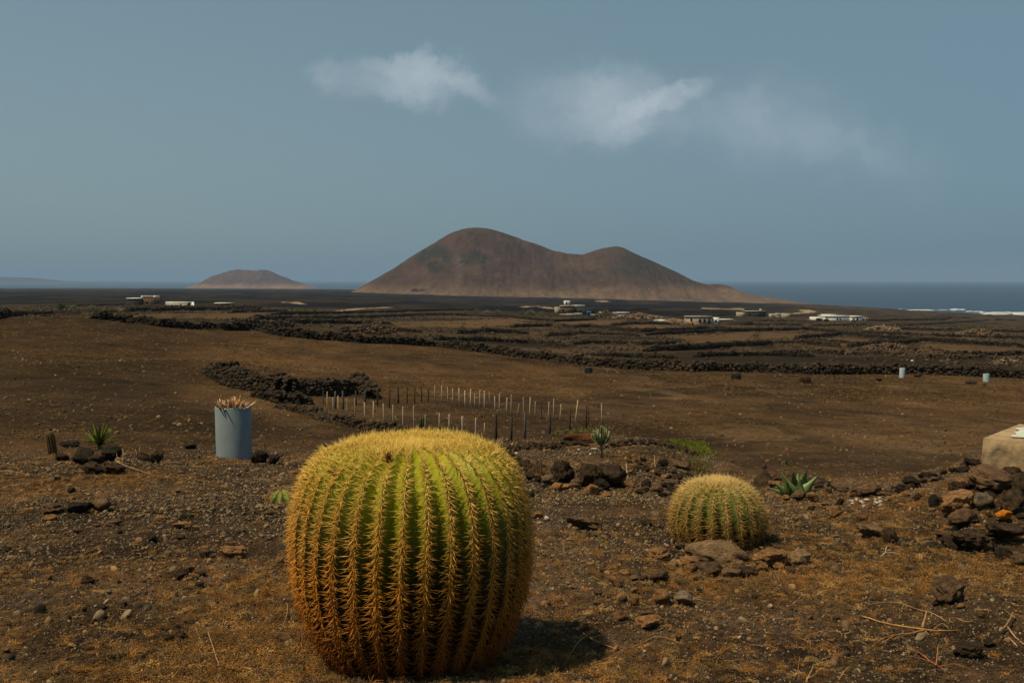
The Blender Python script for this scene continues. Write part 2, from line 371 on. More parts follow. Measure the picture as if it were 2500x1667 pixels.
MB = [(262, 1140, 0.45, 0.3, 0.05), (2440, 1300, 0.50, 0.75, 0.22), (2400, 1180, 0.4, 0.4, 0.06), (560, 1400, 0.9, 0.25, 0.03), (1420, 1170, 0.7, 0.4, 0.06), (640, 1150, 0.35, 0.25, 0.035), (2330, 1270, 0.3, 0.3, 0.05)]
MOUNDS_ = []
for (u, v, rx, ry, h) in MB:
    p = hit(u, v); MOUNDS_.append((p[0], p[1], rx, ry, h))
MOUNDS += MOUNDS_

# ------------------------------------------------------------------ ground colours
def inpoly(u, v, poly):
    c = np.zeros(u.shape, bool); n = len(poly)
    for i in range(n):
        x1, y1 = poly[i]; x2, y2 = poly[(i + 1) % n]
        k = ((y1 > v) != (y2 > v)) & (u < (x2 - x1) * (v - y1) / (y2 - y1 + 1e-9) + x1); c ^= k
    return c
def poly_world(poly):
    out = []
    for (u, v) in poly:
        p = hit(u, v); out.append((p[0], p[1]))
    return out
TILLED = [ # tilled plots between the walls, brown and smooth
 [(1352, 787), (1440, 783), (1535, 779), (1512, 791), (1431, 795)], [(1507, 798), (1581, 791), (1706, 800), (1640, 806), (1560, 805)],
 [(1635, 824), (1740, 815), (1840, 811), (1840, 831), (1717, 836)], [(1860, 811), (2012, 817), (1942, 828), (1845, 830)],
 [(1961, 832), (2050, 824), (2241, 835), (2127, 843), (2050, 846)], [(2235, 844), (2263, 839), (2500, 852), (2600, 858), (2600, 868), (2377, 863)],
 [(1860, 775), (1977, 775), (1977, 784), (1860, 784)], [(240, 775), (354, 767), (500, 764), (640, 764), (660, 778), (520, 779), (408, 777)],
 [(204, 753), (326, 753), (326, 759), (212, 763)], [(1410, 757), (1600, 756), (1600, 763), (1480, 764)], [(820, 786), (1240, 778), (1300, 790), (1100, 800), (860, 796)],
 [(1240, 775), (1350, 779), (1420, 776), (1350, 784), (1240, 783)], [(640, 757), (980, 752), (980, 757), (640, 763)], [(1980, 846), (2130, 850), (2280, 858), (2100, 856), (1980, 852)]]
TRACKS = [[(700, 738), (735, 742)], [(805, 762), (845, 757), (880, 753), (950, 750)], [(1330, 749), (1352, 753)], [(1275, 750), (1310, 748)], [(1465, 735), (1478, 737)],
          [(1938, 766), (1960, 764), (1978, 761), (1965, 756)], [(1715, 751), (1745, 753)], [(1760, 753), (1800, 755)]]

def build_ground():
    fa = np.linspace(-0.60, 0.60, 640)
    side = np.concatenate([np.linspace(-pi, -0.60, 46)[:-1], fa, np.linspace(0.60, pi, 46)[1:-1]])
    rr = [0.25]
    while rr[-1] < 11000:
        q = rr[-1]; rr.append(q * (1.09 if q < 2.2 else 1.0043 if q < 9.5 else 1.009 if q < 30 else 1.006 if q < 90 else 1.010 if q < 700 else 1.02))
    rr = np.array(rr); nr, na = len(rr), len(side)
    A, R = np.meshgrid(side, rr); X = (R * np.sin(A)).ravel(); Y = (R * np.cos(A)).ravel()
    Z = H(X, Y)
    s, d, r = polar(X, Y)
    # material colours by place
    n1 = fbm(X / 1.3, Y / 1.3, None, 4, 61); n2 = fbm(X / 0.35, Y / 0.35, None, 4, 62)
    n3 = fbm(X / 9, Y / 9, None, 4, 63); n4 = fbm(X / 30, Y / 30, None, 4, 64)
    E = np.interp(s, _es, np.array(EDGE_D)); w = sstep(E - 0.2, E + 1.2, d)
    C = lambda *c: np.array(c)[None, :]
    dark, soil, red = C(0.031, 0.021, 0.0125), C(0.104, 0.062, 0.033), C(0.145, 0.078, 0.034)
    m = sstep(-0.25, 0.45, n1 * 0.7 + n2 * 0.5 + 0.10 * s)[:, None]
    gar = dark * (1 - m) + soil * m
    m = sstep(0.30, 0.62, fbm(X / 0.8 + 9, Y / 0.8, None, 3, 66))[:, None] * 0.55
    gar = gar * (1 - m) + red * m
    fa1, fa2, fa3 = C(0.032, 0.020, 0.010), C(0.074, 0.043, 0.019), C(0.105, 0.055, 0.021)
    m = sstep(-0.35, 0.35, n3 * 0.6 + n1 * 0.4)[:, None]
    fld = fa1 * (1 - m) + fa2 * m
    m = (sstep(0.15, 0.55, n4 + 0.5 * n3) * 0.5)[:, None]
    fld = fld * (1 - m) + fa3 * m
    st = fbm(X / 1.6 + 0.15 * Y, Y / 7.0, None, 4, 67, 0.6)[:, None]; fld = fld * (1 + 0.45 * st)
    m = sstep(0.30, 0.55, fbm(X / 3.2, Y / 5.5, None, 4, 68, 0.6))[:, None] * 0.6; fld = fld * (1 - m) + C(0.105, 0.068, 0.033) * m
    col = gar * (1 - w[:, None]) + fld * w[:, None]
    # light dusty patch right of the middle
    m = (np.exp(-((s - 0.40) / 0.10) ** 2 - ((d - 24) / 6) ** 2) * 0.35 * (1 + n1))[:, None]; m = np.clip(m, 0, 1)
    col = col * (1 - m) + C(0.115, 0.078, 0.042) * m
    # left slope is darker ash
    m = (sstep(-0.22, -0.4, s) * sstep(12, 30, d) * 0.85 * (1 - sstep(80, 100, d)))[:, None]
    col = col * (1 - m) + C(0.030, 0.019, 0.0085) * (1 + 0.5 * n1[:, None]) * m
    # plain of walled plots
    pl = sstep(-0.4, 0.4, fbm(X / 14, Y / 22, None, 5, 71, 0.6))[:, None]
    plain = C(0.022, 0.016, 0.009) * (1 - pl) + C(0.070, 0.046, 0.023) * pl
    wall_d = np.interp(s, (np.array([0, 300, 480, 650, 800, 1000, 1250, 1450, 1700, 2000, 2250, 2500]) - 1250) / F, [78, 79, 84, 82, 84, 84, 84, 72, 69, 67, 67, 69])
    m = sstep(0, 4, d - wall_d)[:, None]; col = col * (1 - m) + plain * m
    for P in TILLED:
        W = poly_world(P); k = inpoly(X + 1.5 * n3, Y + 3 * n3, W)
        c = C(0.088, 0.055, 0.026) * (1 + 0.12 * n3[:, None]); col = np.where(k[:, None], c, col)
    # lava
    lv = sstep(330, 520, d + 60 * n4) * (1 - sstep(2600, 3400, d))
    lv = lv * (1 - 0.75 * sstep(0.20, 0.36, s + 0.05 * n4))
    ln = sstep(-0.3, 0.4, fbm(X / 40, Y / 90, None, 5, 72, 0.65))[:, None]
    lav = C(0.005, 0.004, 0.002) * (1 - ln) + C(0.024, 0.017, 0.009) * ln
    m = lv[:, None]; col = col * (1 - m) + lav * m
    far = sstep(3000, 4200, d)[:, None]; col = col * (1 - far) + C(0.020, 0.017, 0.012) * far
    for P in TRACKS:
        W = [hit(u, v) for (u, v) in P]
        for a, b in zip(W[:-1], W[1:]):
            ax, ay = a[0], a[1]; bx, by = b[0] - ax, b[1] - ay; L = bx * bx + by * by + 1e-6
            t = np.clip(((X - ax) * bx + (Y - ay) * by) / L, 0, 1)
            dd = np.hypot(X - ax - t * bx, Y - ay - t * by)
            k = (dd < 0.006 * d)[:, None]; col = np.where(k, C(0.22, 0.16, 0.10), col)
    col = np.clip(col, 0.004, 1)
    # faces
    i = np.arange(nr - 1)[:, None] * na; j = np.arange(na)[None, :]; jn = (j + 1) % na
    Q = np.stack([i + j, i + jn, i + na + jn, i + na + j], -1).reshape(-1, 4)
    gm = ground_material()
    V = np.stack([X, Y, Z], -1)
    me = mesh_np("ground", V, Q, gm, True, {'Col': col}, k=4)
    tag(link("ground", me), kind='structure')

def ground_material():
    m = bpy.data.materials.new("volcanic_soil"); m.use_nodes = True; nt = m.node_tree; nt.nodes.clear()
    out = mk(nt, 'ShaderNodeOutputMaterial'); bs = mk(nt, 'ShaderNodeBsdfPrincipled'); bs.inputs['Roughness'].default_value = 1.0; bs.inputs['Specular IOR Level'].default_value = 0.05
    at_ = mk(nt, 'ShaderNodeVertexColor'); at_.layer_name = 'Col'
    g = mk(nt, 'ShaderNodeNewGeometry'); P = g.outputs['Position']
    def nz(sc, det=4, ro=0.6, vec=None):
        n = mk(nt, 'ShaderNodeTexNoise'); n.inputs['Scale'].default_value = sc; n.inputs['Detail'].default_value = det; n.inputs['Roughness'].default_value = ro
        nt.links.new(vec or P, n.inputs['Vector']); return n.outputs[0]
    def mr(x, a, b, c, d):
        r = mk(nt, 'ShaderNodeMapRange'); r.inputs[1].default_value = a; r.inputs[2].default_value = b; r.inputs[3].default_value = c; r.inputs[4].default_value = d
        nt.links.new(x, r.inputs[0]); return r.outputs[0]
    def mth(op, a, b):
        q = mk(nt, 'ShaderNodeMath', operation=op)
        for k, z in enumerate((a, b)):
            if isinstance(z, (int, float)): q.inputs[k].default_value = z
            else: nt.links.new(z, q.inputs[k])
        return q.outputs[0]
    ln = mk(nt, 'ShaderNodeVectorMath', operation='LENGTH'); nt.links.new(P, ln.inputs[0]); dist = ln.outputs[1]
    fine = mr(nz(55, 5, 0.75), 0.30, 0.70, 0.30, 1.85)
    mid = mr(nz(9, 5, 0.7), 0.3, 0.7, 0.55, 1.5)
    big = mr(nz(0.9, 5, 0.7), 0.3, 0.7, 0.72, 1.30)
    huge = mr(nz(0.08, 6, 0.7), 0.3, 0.7, 0.70, 1.30)
    v = mth('MULTIPLY', mth('MULTIPLY', fine, mid), mth('MULTIPLY', big, huge))
    hs = mk(nt, 'ShaderNodeHueSaturation'); nt.links.new(v, hs.inputs['Value']); nt.links.new(at_.outputs[0], hs.inputs['Color'])
    hue = mr(nz(3.1, 4), 0.3, 0.7, 0.488, 0.508); nt.links.new(hue, hs.inputs['Hue'])
    sat = mr(nz(1.7, 4), 0.3, 0.7, 0.85, 1.2); nt.links.new(sat, hs.inputs['Saturation'])
    # pale specks: bits of shell and lime lying on the soil
    vo = mk(nt, 'ShaderNodeTexVoronoi'); vo.inputs['Scale'].default_value = 2.4; nt.links.new(P, vo.inputs['Vector'])
    spk = mr(vo.outputs['Distance'], 0.025, 0.055, 1, 0)
    vr = mk(nt, 'ShaderNodeSeparateColor'); nt.links.new(vo.outputs['Color'], vr.inputs[0])
    pick = mr(vr.outputs[0], 0.72, 0.74, 0, 1); spk = mth('MULTIPLY', spk, pick)
    nearm = mr(dist, 10, 14, 0, 1); farm = mr(dist, 60, 90, 1, 0); spk = mth('MULTIPLY', mth('MULTIPLY', spk, nearm), farm)
    mx = mk(nt, 'ShaderNodeMix', data_type='RGBA'); nt.links.new(spk, mx.inputs[0]); nt.links.new(hs.outputs[0], mx.inputs[6]); mx.inputs[7].default_value = (0.30, 0.24, 0.17, 1)
    nt.links.new(mx.outputs[2], bs.inputs['Base Color'])
    b1 = mk(nt, 'ShaderNodeBump'); b1.inputs['Strength'].default_value = 0.85; b1.inputs['Distance'].default_value = 0.010; nt.links.new(nz(70, 5, 0.75), b1.inputs['Height'])
    b2 = mk(nt, 'ShaderNodeBump'); b2.inputs['Strength'].default_value = 0.85; b2.inputs['Distance'].default_value = 0.10; nt.links.new(nz(5, 6, 0.75), b2.inputs['Height']); nt.links.new(b1.outputs[0], b2.inputs['Normal'])
    b3 = mk(nt, 'ShaderNodeBump'); b3.inputs['Strength'].default_value = 0.5; b3.inputs['Distance'].default_value = 1.2; nt.links.new(nz(0.35, 7, 0.75), b3.inputs['Height']); nt.links.new(b2.outputs[0], b3.inputs['Normal'])
    fm = mr(dist, 12, 120, 0.25, 1.0); nt.links.new(fm, b3.inputs['Strength'])
    nt.links.new(b3.outputs[0], bs.inputs['Normal']); nt.links.new(bs.outputs[0], out.inputs[0])
    return m
build_ground()

# ------------------------------------------------------------------ sea
def build_sea():
    m = bpy.data.materials.new("sea_water"); m.use_nodes = True; nt = m.node_tree; nt.nodes.clear()
    out = mk(nt, 'ShaderNodeOutputMaterial'); bs = mk(nt, 'ShaderNodeBsdfPrincipled'); bs.inputs['Roughness'].default_value = 0.35
    bs.inputs['Specular IOR Level'].default_value = 0.22
    g = mk(nt, 'ShaderNodeNewGeometry'); sc = mk(nt, 'ShaderNodeVectorMath', operation='MULTIPLY'); sc.inputs[1].default_value = (0.0032, 0.0016, 1)
    nt.links.new(g.outputs['Position'], sc.inputs[0])
    n = mk(nt, 'ShaderNodeTexNoise'); n.inputs['Scale'].default_value = 11; n.inputs['Detail'].default_value = 5; n.inputs['Roughness'].default_value = 0.7; nt.links.new(sc.outputs[0], n.inputs['Vector'])
    cr = mk(nt, 'ShaderNodeValToRGB'); e = cr.color_ramp.elements
    e[0].position = 0.3; e[0].color = (0.005, 0.013, 0.028, 1); e[1].position = 0.66; e[1].color = (0.010, 0.024, 0.045, 1)
    x = e.new(0.735); x.color = (0.015, 0.03, 0.05, 1); x = e.new(0.76); x.color = (0.5, 0.52, 0.52, 1)
    nt.links.new(n.outputs[0], cr.inputs[0]); nt.links.new(cr.outputs[0], bs.inputs['Base Color'])
    n2 = mk(nt, 'ShaderNodeTexNoise'); n2.inputs['Scale'].default_value = 0.12; n2.inputs['Detail'].default_value = 8; nt.links.new(g.outputs['Position'], n2.inputs['Vector'])
    b = mk(nt, 'ShaderNodeBump'); b.inputs['Strength'].default_value = 0.7; b.inputs['Distance'].default_value = 2; nt.links.new(n2.outputs[0], b.inputs['Height'])
    nt.links.new(b.outputs[0], bs.inputs['Normal']); nt.links.new(bs.outputs[0], out.inputs[0])
    R = np.array([500, 1000, 1500, 2500, 4000, 7000, 12000, 22000, 40000.]); A = np.linspace(-pi, pi, 97)[:-1]
    AA, RR = np.meshgrid(A, R); V = np.stack([RR * np.sin(AA), RR * np.cos(AA), np.full_like(AA, SEA)], -1).reshape(-1, 3)
    na = 96; i = np.arange(len(R) - 1)[:, None] * na; j = np.arange(na)[None, :]; jn = (j + 1) % na
    Q = np.stack([i + j, i + jn, i + na + jn, i + na + j], -1).reshape(-1, 4)
    tag(link("sea", mesh_np("sea", V, Q, m, True, k=4)), kind='structure')
    # breaking surf along the shore
    foam = noise_mat("surf_foam", (0.40, 0.44, 0.46), (0.66, 0.68, 0.68), 0.1, bump=0, rnd=0, coord='World')
    a = Acc()
    for (u0, u1, v, n, hh) in ((2215, 2310, 757.5, 22, 0.7), (2328, 2350, 757, 7, 2.6), (2392, 2600, 764.5, 52, 1.7), (2405, 2560, 767.5, 34, 1.3), (2430, 2600, 762, 14, 0.7), (2140, 2200, 755, 9, 0.5), (2355, 2395, 761, 8, 0.6)):
        for k in range(n):
            u = random.uniform(u0, u1); vv = v + random.uniform(-0.8, 1.2) + (0.012 * (u - 2400) if u > 2400 else 0)
            d = SEA / ray_t(vv); x = (u - 1250) / F * d
            V, T = rock_vt(500 + k % 7, 2, 0.8, 2)
            V = V * np.array([random.uniform(5, 18), random.uniform(6, 20), hh * random.uniform(0.7, 1.9)]) + np.array([x, d, SEA + 0.4])
            a.add(V, T)
    tag(link("surf", a.mesh("surf", foam)), kind='stuff')
build_sea()

# ------------------------------------------------------------------ volcanoes and far coast
def hill_mesh(name, prof, dist, depth, base, seed, matl, ruf=1.0, nu=320, nw=160):
    """prof: picture silhouette (u, v) at the given distance -> heights above base; depth: half depth of the hill"""
    us = np.array([p[0] for p in prof], float); zs = np.array([tz(dist, p[1]) for p in prof])
    xs = (us - 1250) / F * dist
    X1 = np.linspace(xs[0], xs[-1], nu); S = np.interp(X1, xs, zs)
    k = np.array([1, 4, 6, 4, 1]) / 16.
    for _ in range(3): S = np.convolve(np.pad(S, 2, mode='edge'), k, 'valid')
    W = np.linspace(-1, 1, nw); XX, WW = np.meshgrid(X1, W); SS = np.broadcast_to(S, XX.shape)
    hgt = np.maximum(SS - base, 0)
    prw = np.clip(1 - np.abs(WW) ** 1.25, 0, 1); prw = 0.75 * prw + 0.25 * np.cos(WW * pi / 2) ** 2
    YY = dist + WW * depth * (0.55 + 0.45 * np.minimum(hgt / (hgt.max() + 1e-6), 1))
    Z = base + hgt * prw
    r = fbm(XX / 130, YY / 130, None, 6, seed, 0.6) * 7 + np.abs(fbm(XX / 30, (YY) / 170, None, 5, seed + 3, 0.6)) * -6
    Z = Z + r * ruf * np.clip(hgt / 60, 0, 1) * (0.35 + 0.65 * (np.abs(WW) > 0.06))
    Z = np.where(np.abs(WW) > 0.995, -51.5, Z); Z = np.maximum(Z, -51.5)
    V = np.stack([XX, YY, Z], -1).reshape(-1, 3)
    i = np.arange(nw - 1)[:, None] * nu; j = np.arange(nu - 1)[None, :]
    Q = np.stack([i + j, i + j + 1, i + nu + j + 1, i + nu + j], -1).reshape(-1, 4)
    # colours
    x, y, z = V.T; rel = np.clip((z - base) / (hgt.max() + 1e-6), 0, 1)
    C = lambda *c: np.array(c)[None, :]
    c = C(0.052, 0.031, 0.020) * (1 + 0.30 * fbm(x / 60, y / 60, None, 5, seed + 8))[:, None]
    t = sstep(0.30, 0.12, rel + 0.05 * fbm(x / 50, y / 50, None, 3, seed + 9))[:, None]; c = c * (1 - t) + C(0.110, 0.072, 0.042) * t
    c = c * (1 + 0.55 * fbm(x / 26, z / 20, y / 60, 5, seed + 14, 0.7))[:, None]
    return V, Q, c, x, y, z
hillm = bpy.data.materials.new("hill_slope"); hillm.use_nodes = True
_n = hillm.node_tree; _b = _n.nodes['Principled BSDF']; _b.inputs['Roughness'].default_value = 1; _b.inputs['Specular IOR Level'].default_value = 0.05
_a = mk(_n, 'ShaderNodeVertexColor'); _a.layer_name = 'Col'
_g = mk(_n, 'ShaderNodeNewGeometry'); _z = mk(_n, 'ShaderNodeTexNoise'); _z.inputs['Scale'].default_value = 0.10; _z.inputs['Detail'].default_value = 8; _z.inputs['Roughness'].default_value = 0.75
_n.links.new(_g.outputs['Position'], _z.inputs['Vector'])
_m = mk(_n, 'ShaderNodeMapRange'); _m.inputs[1].default_value = 0.3; _m.inputs[2].default_value = 0.7; _m.inputs[3].default_value = 0.6; _m.inputs[4].default_value = 1.4
_n.links.new(_z.outputs[0], _m.inputs[0]); _h2 = mk(_n, 'ShaderNodeHueSaturation'); _n.links.new(_m.outputs[0], _h2.inputs['Value']); _n.links.new(_a.outputs[0], _h2.inputs['Color']); _n.links.new(_h2.outputs[0], _b.inputs['Base Color'])
_bp = mk(_n, 'ShaderNodeBump'); _bp.inputs['Strength'].default_value = 0.6; _bp.inputs['Distance'].default_value = 3; _n.links.new(_z.outputs[0], _bp.inputs['Height']); _n.links.new(_bp.outputs[0], _b.inputs['Normal'])

prof = [(800, 730), (850, 717), (868, 707), (900, 690), (960, 655), (1020, 617), (1063, 593), (1100, 570), (1130, 559), (1160, 556), (1190, 557), (1225, 566), (1270, 582), (1312, 596), (1350, 611), (1390, 619), (1420, 622), (1440, 616), (1465, 607), (1485, 603), (1500, 601), (1516, 603), (1530, 609), (1550, 619), (1600, 641), (1650, 664), (1690, 684), (1712, 692), (1735, 695), (1755, 693), (1775, 697), (1795, 708), (1830, 719), (1870, 724), (1910, 731), (1950, 739), (1990, 752)]
V, Q, c, x, y, z = hill_mesh("volcano", prof, 2150, 400, -50.5, 91, hillm, 1.0, 460, 220)
d_ = y; uu = 1250 + x / d_ * F; vv_t = z / d_
vpx = 683 - vv_t * F
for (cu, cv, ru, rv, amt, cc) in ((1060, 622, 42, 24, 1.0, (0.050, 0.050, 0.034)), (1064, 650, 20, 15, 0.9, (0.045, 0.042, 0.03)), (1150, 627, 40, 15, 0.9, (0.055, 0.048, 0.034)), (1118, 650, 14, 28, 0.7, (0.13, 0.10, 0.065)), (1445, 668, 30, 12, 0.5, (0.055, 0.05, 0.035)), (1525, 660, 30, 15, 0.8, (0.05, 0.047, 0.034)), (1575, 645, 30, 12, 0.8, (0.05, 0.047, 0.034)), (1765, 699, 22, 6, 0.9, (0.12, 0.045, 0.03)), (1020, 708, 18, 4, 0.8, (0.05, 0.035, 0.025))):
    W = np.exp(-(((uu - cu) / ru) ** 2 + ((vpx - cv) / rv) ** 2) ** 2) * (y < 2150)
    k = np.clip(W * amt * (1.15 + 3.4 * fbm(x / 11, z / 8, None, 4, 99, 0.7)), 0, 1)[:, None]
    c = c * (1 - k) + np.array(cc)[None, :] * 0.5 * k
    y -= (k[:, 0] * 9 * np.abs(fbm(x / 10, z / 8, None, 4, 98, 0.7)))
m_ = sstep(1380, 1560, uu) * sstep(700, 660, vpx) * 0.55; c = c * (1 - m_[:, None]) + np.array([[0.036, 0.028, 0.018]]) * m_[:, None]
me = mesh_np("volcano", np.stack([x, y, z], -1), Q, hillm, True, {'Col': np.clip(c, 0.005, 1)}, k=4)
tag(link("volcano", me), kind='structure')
prof = [(455, 712), (470, 704), (500, 690), (530, 672), (560, 661), (580, 657), (600, 659), (625, 661), (645, 657), (660, 660), (675, 668), (700, 680), (730, 690), (755, 699), (775, 706)]
V, Q, c, x, y, z = hill_mesh("far_cone", prof, 5900, 600, -50.5, 131, hillm, 2.0, 120, 60)
tag(link("far_cone", mesh_np("far_cone", V, Q, hillm, True, {'Col': c * np.array([[1.5, 1.4, 1.3]])}, k=4)), kind='structure')
prof = [(-500, 672), (-200, 672), (0, 676), (90, 678), (125, 684), (200, 687), (300, 688), (420, 689), (520, 694), (640, 699), (900, 705)]
V, Q, c, x, y, z = hill_mesh("far_hills", prof, 15000, 1400, -50.5, 151, hillm, 1.0, 120, 40)
tag(link("far_hills", mesh_np("far_hills", V, Q, hillm, True, {'Col': c * 0.8}, k=4)), kind='structure')

# ------------------------------------------------------------------ haze: one closed box of even air
def build_haze():
    m = bpy.data.materials.new("haze_air"); m.use_nodes = True; nt = m.node_tree; nt.nodes.clear()
    out = mk(nt, 'ShaderNodeOutputMaterial'); pv = mk(nt, 'ShaderNodeVolumePrincipled')
    pv.inputs['Color'].default_value = (0.35, 0.54, 0.80, 1); pv.inputs['Density'].default_value = HAZE_D
    pv.inputs['Anisotropy'].default_value = 0.0
    nt.links.new(pv.outputs[0], out.inputs['Volume'])
    V, T = box(-41000, 41000, -41000, 41000, -53, 290)
    tag(link("haze", mesh_np("haze", V, T, m, False)), kind='stuff')
HAZE_D = 0.72e-4
build_haze()
# ------------------------------------------------------------------ scattering of what nobody could count
def scatter(name, P, S, R, meshes, kind='stuff'):
    """geometry-nodes scatter: points P, sizes S, rotations R; one of the meshes per point"""
    P = np.asarray(P, np.float32); n = len(P)
    me = bpy.data.meshes.new(name); me.vertices.add(n); me.vertices.foreach_set('co', P.ravel())
    a = me.attributes.new('sc', 'FLOAT_VECTOR', 'POINT'); a.data.foreach_set('vector', np.asarray(S, np.float32).ravel())
    a = me.attributes.new('ro', 'FLOAT_VECTOR', 'POINT'); a.data.foreach_set('vector', np.asarray(R, np.float32).ravel())
    o = link(name, me); tag(o, kind=kind)
    ng = bpy.data.node_groups.new(name, 'GeometryNodeTree')
    ng.interface.new_socket('Geometry', in_out='INPUT', socket_type='NodeSocketGeometry')
    ng.interface.new_socket('Geometry', in_out='OUTPUT', socket_type='NodeSocketGeometry')
    L = ng.links.new; gi = ng.nodes.new('NodeGroupInput'); go = ng.nodes.new('NodeGroupOutput')
    jn = ng.nodes.new('GeometryNodeJoinGeometry')
    sa = ng.nodes.new('GeometryNodeInputNamedAttribute'); sa.data_type = 'FLOAT_VECTOR'; sa.inputs[0].default_value = 'sc'
    ra = ng.nodes.new('GeometryNodeInputNamedAttribute'); ra.data_type = 'FLOAT_VECTOR'; ra.inputs[0].default_value = 'ro'
    idx = ng.nodes.new('GeometryNodeInputIndex')
    for k, m in enumerate(meshes):
        src = bpy.data.objects.new(name + "_piece", m)
        oi = ng.nodes.new('GeometryNodeObjectInfo'); oi.inputs['Object'].default_value = src; oi.inputs['As Instance'].default_value = True
        md = ng.nodes.new('ShaderNodeMath'); md.operation = 'MODULO'; L(idx.outputs[0], md.inputs[0]); md.inputs[1].default_value = len(meshes)
        cp = ng.nodes.new('ShaderNodeMath'); cp.operation = 'COMPARE'; L(md.outputs[0], cp.inputs[0]); cp.inputs[1].default_value = k; cp.inputs[2].default_value = 0.1
        ip = ng.nodes.new('GeometryNodeInstanceOnPoints')
        L(gi.outputs[0], ip.inputs['Points']); L(cp.outputs[0], ip.inputs['Selection']); L(oi.outputs['Geometry'], ip.inputs['Instance'])
        L(ra.outputs[0], ip.inputs['Rotation']); L(sa.outputs[0], ip.inputs['Scale']); L(ip.outputs[0], jn.inputs[0])
    L(jn.outputs[0], go.inputs[0])
    md = o.modifiers.new('scatter', 'NODES'); md.node_group = ng
    return o
def wedge(n, d0, d1, s0=-0.58, s1=0.58, power=1.0):
    """random ground points of the wedge in view, even per area (power 1) or thinning with distance"""
    out = []
    q = rng.random(n); e = 2.0 if power == 1.0 else 2.0 - (power - 1)
    d = (d0 ** e + q * (d1 ** e - d0 ** e)) ** (1 / e)
    s = s0 + rng.random(n) * (s1 - s0); return s * d, d
def rnd_rot(n, tilt=3.2): 
    return np.stack([rng.uniform(-tilt, tilt, n), rng.uniform(-tilt, tilt, n), rng.uniform(0, 6.3, n)], -1)
def mesh_rock(seed, sub, matl, name="stone", **k):
    V, T = rock_vt(seed, sub, **k); return mesh_np(name, V, T, matl, sub >= 2)

clodm = [noise_mat("clod_dark", (0.020, 0.016, 0.011), (0.088, 0.068, 0.045), 2, bump=0, rnd=0.40, k=1),
         noise_mat("clod_brown", (0.065, 0.046, 0.027), (0.19, 0.135, 0.080), 2, bump=0, rnd=0.40, k=1),
         noise_mat("clod_red", (0.10, 0.055, 0.026), (0.20, 0.115, 0.055), 2, bump=0, rnd=0.3, k=1),
         noise_mat("clod_pale", (0.20, 0.15, 0.10), (0.36, 0.28, 0.19), 2, bump=0, rnd=0.3, k=1)]
def edge_mask(x, y, lo=-0.3):
    s, d, r = polar(x, y); return d < np.interp(s, _es, np.array(EDGE_D)) + lo

# gravel and clods on the terrace
def gravel():
    ms = []
    for k in range(12):
        ms.append(mesh_rock(900 + k, 1, clodm[(0, 1, 0, 1, 0, 2, 0, 1, 1, 0, 1, 1)[k]], "gravel_piece", cuts=5, rough=1.8))
    x, y = wedge(190000, 2.0, 11.5, power=1.75); k = edge_mask(x, y, 1.2 * rng.random(len(x)) ** 2); x, y = x[k], y[k]; n = len(x)
    z = H(x, y); dn = 0.5 + 0.5 * fbm(x * 1.6, y * 1.6, None, 3, 201)
    S = (0.0036 + 0.009 * rng.random(n) ** 2.6 + 0.010 * (rng.random(n) > 0.99)) * (0.5 + 1.1 * dn) * np.clip(y / 4.0, 0.8, 1.35)
    SS = S[:, None] * rng.uniform(0.7, 1.35, (n, 3)); SS[:, 2] *= 0.8
    scatter("gravel", np.stack([x, y, z + S * 0.05], -1), SS, rnd_rot(n), ms)
    ms = [mesh_rock(930 + k, 2, clodm[k % 3], "clod_piece", cuts=5) for k in range(6)]
    x, y = wedge(2600, 2.0, 9.8, power=1.3); k = edge_mask(x, y, 0.3); x, y = x[k], y[k]; n = len(x); z = H(x, y)
    S = 0.013 + 0.028 * rng.random(n) ** 3; SS = S[:, None] * rng.uniform(0.7, 1.4, (n, 3)); SS[:, 2] *= 0.7
    scatter("soil_clods", np.stack([x, y, z + S * 0.10], -1), SS, rnd_rot(n), ms)
    ms = [mesh_rock(950 + k, 1, clodm[3], "shell_piece", cuts=3) for k in range(3)]
    x, y = wedge(900, 2.2, 9.8); k = edge_mask(x, y); x, y = x[k], y[k]; n = len(x); z = H(x, y)
    S = 0.004 + 0.007 * rng.random(n) ** 2; SS = S[:, None] * rng.uniform(0.7, 1.4, (n, 3))
    scatter("pale_grit", np.stack([x, y, z + S * 0.3], -1), SS, rnd_rot(n), ms)
gravel()

# dead curled weeds lying on the soil
def weed_mesh(seed, n=16, size=1.0, matl=None, up=0.35, leaf=True):
    r = random.Random(seed); a = Acc()
    for k in range(n):
        az = r.uniform(0, 2 * pi); L = r.uniform(0.5, 1.0) * size; P = [np.zeros(3)]; el = r.uniform(0.1, 1.2) * up / 0.35 * 0.7; tw = r.uniform(-1.6, 1.6)
        dir_ = np.array([cos(az) * cos(el), sin(az) * cos(el), sin(el)]); p = np.array([r.uniform(-.25, .25) * size, r.uniform(-.25, .25) * size, r.uniform(0, 0.08) * size]); P = [p]
        for s in range(4):
            az += tw * 0.5 + r.uniform(-0.4, 0.4); el -= r.uniform(0.0, 0.5)
            p = p + L / 4 * np.array([cos(az) * cos(el), sin(az) * cos(el), sin(el)]); p[2] = max(p[2], 0.0); P.append(p)
        P = np.array(P); a.add(*tube(P, np.linspace(0.016, 0.007, 5) * size, 3, False))
        if leaf:
            for q in range(5):
                c = P[r.randint(1, 4)] + np.array([r.uniform(-.06, .06), r.uniform(-.06, .06), r.uniform(0, .08)]) * size
                d1 = np.array([r.uniform(-1, 1), r.uniform(-1, 1), r.uniform(-.6, 1)]) * 0.085 * size; d2 = np.array([r.uniform(-1, 1), r.uniform(-1, 1), r.uniform(-.6, 1)]) * 0.06 * size
                a.add([c, c + d1, c + d1 * 0.6 + d2], [(0, 1, 2)])
    return a.mesh("weed_piece", matl, False)
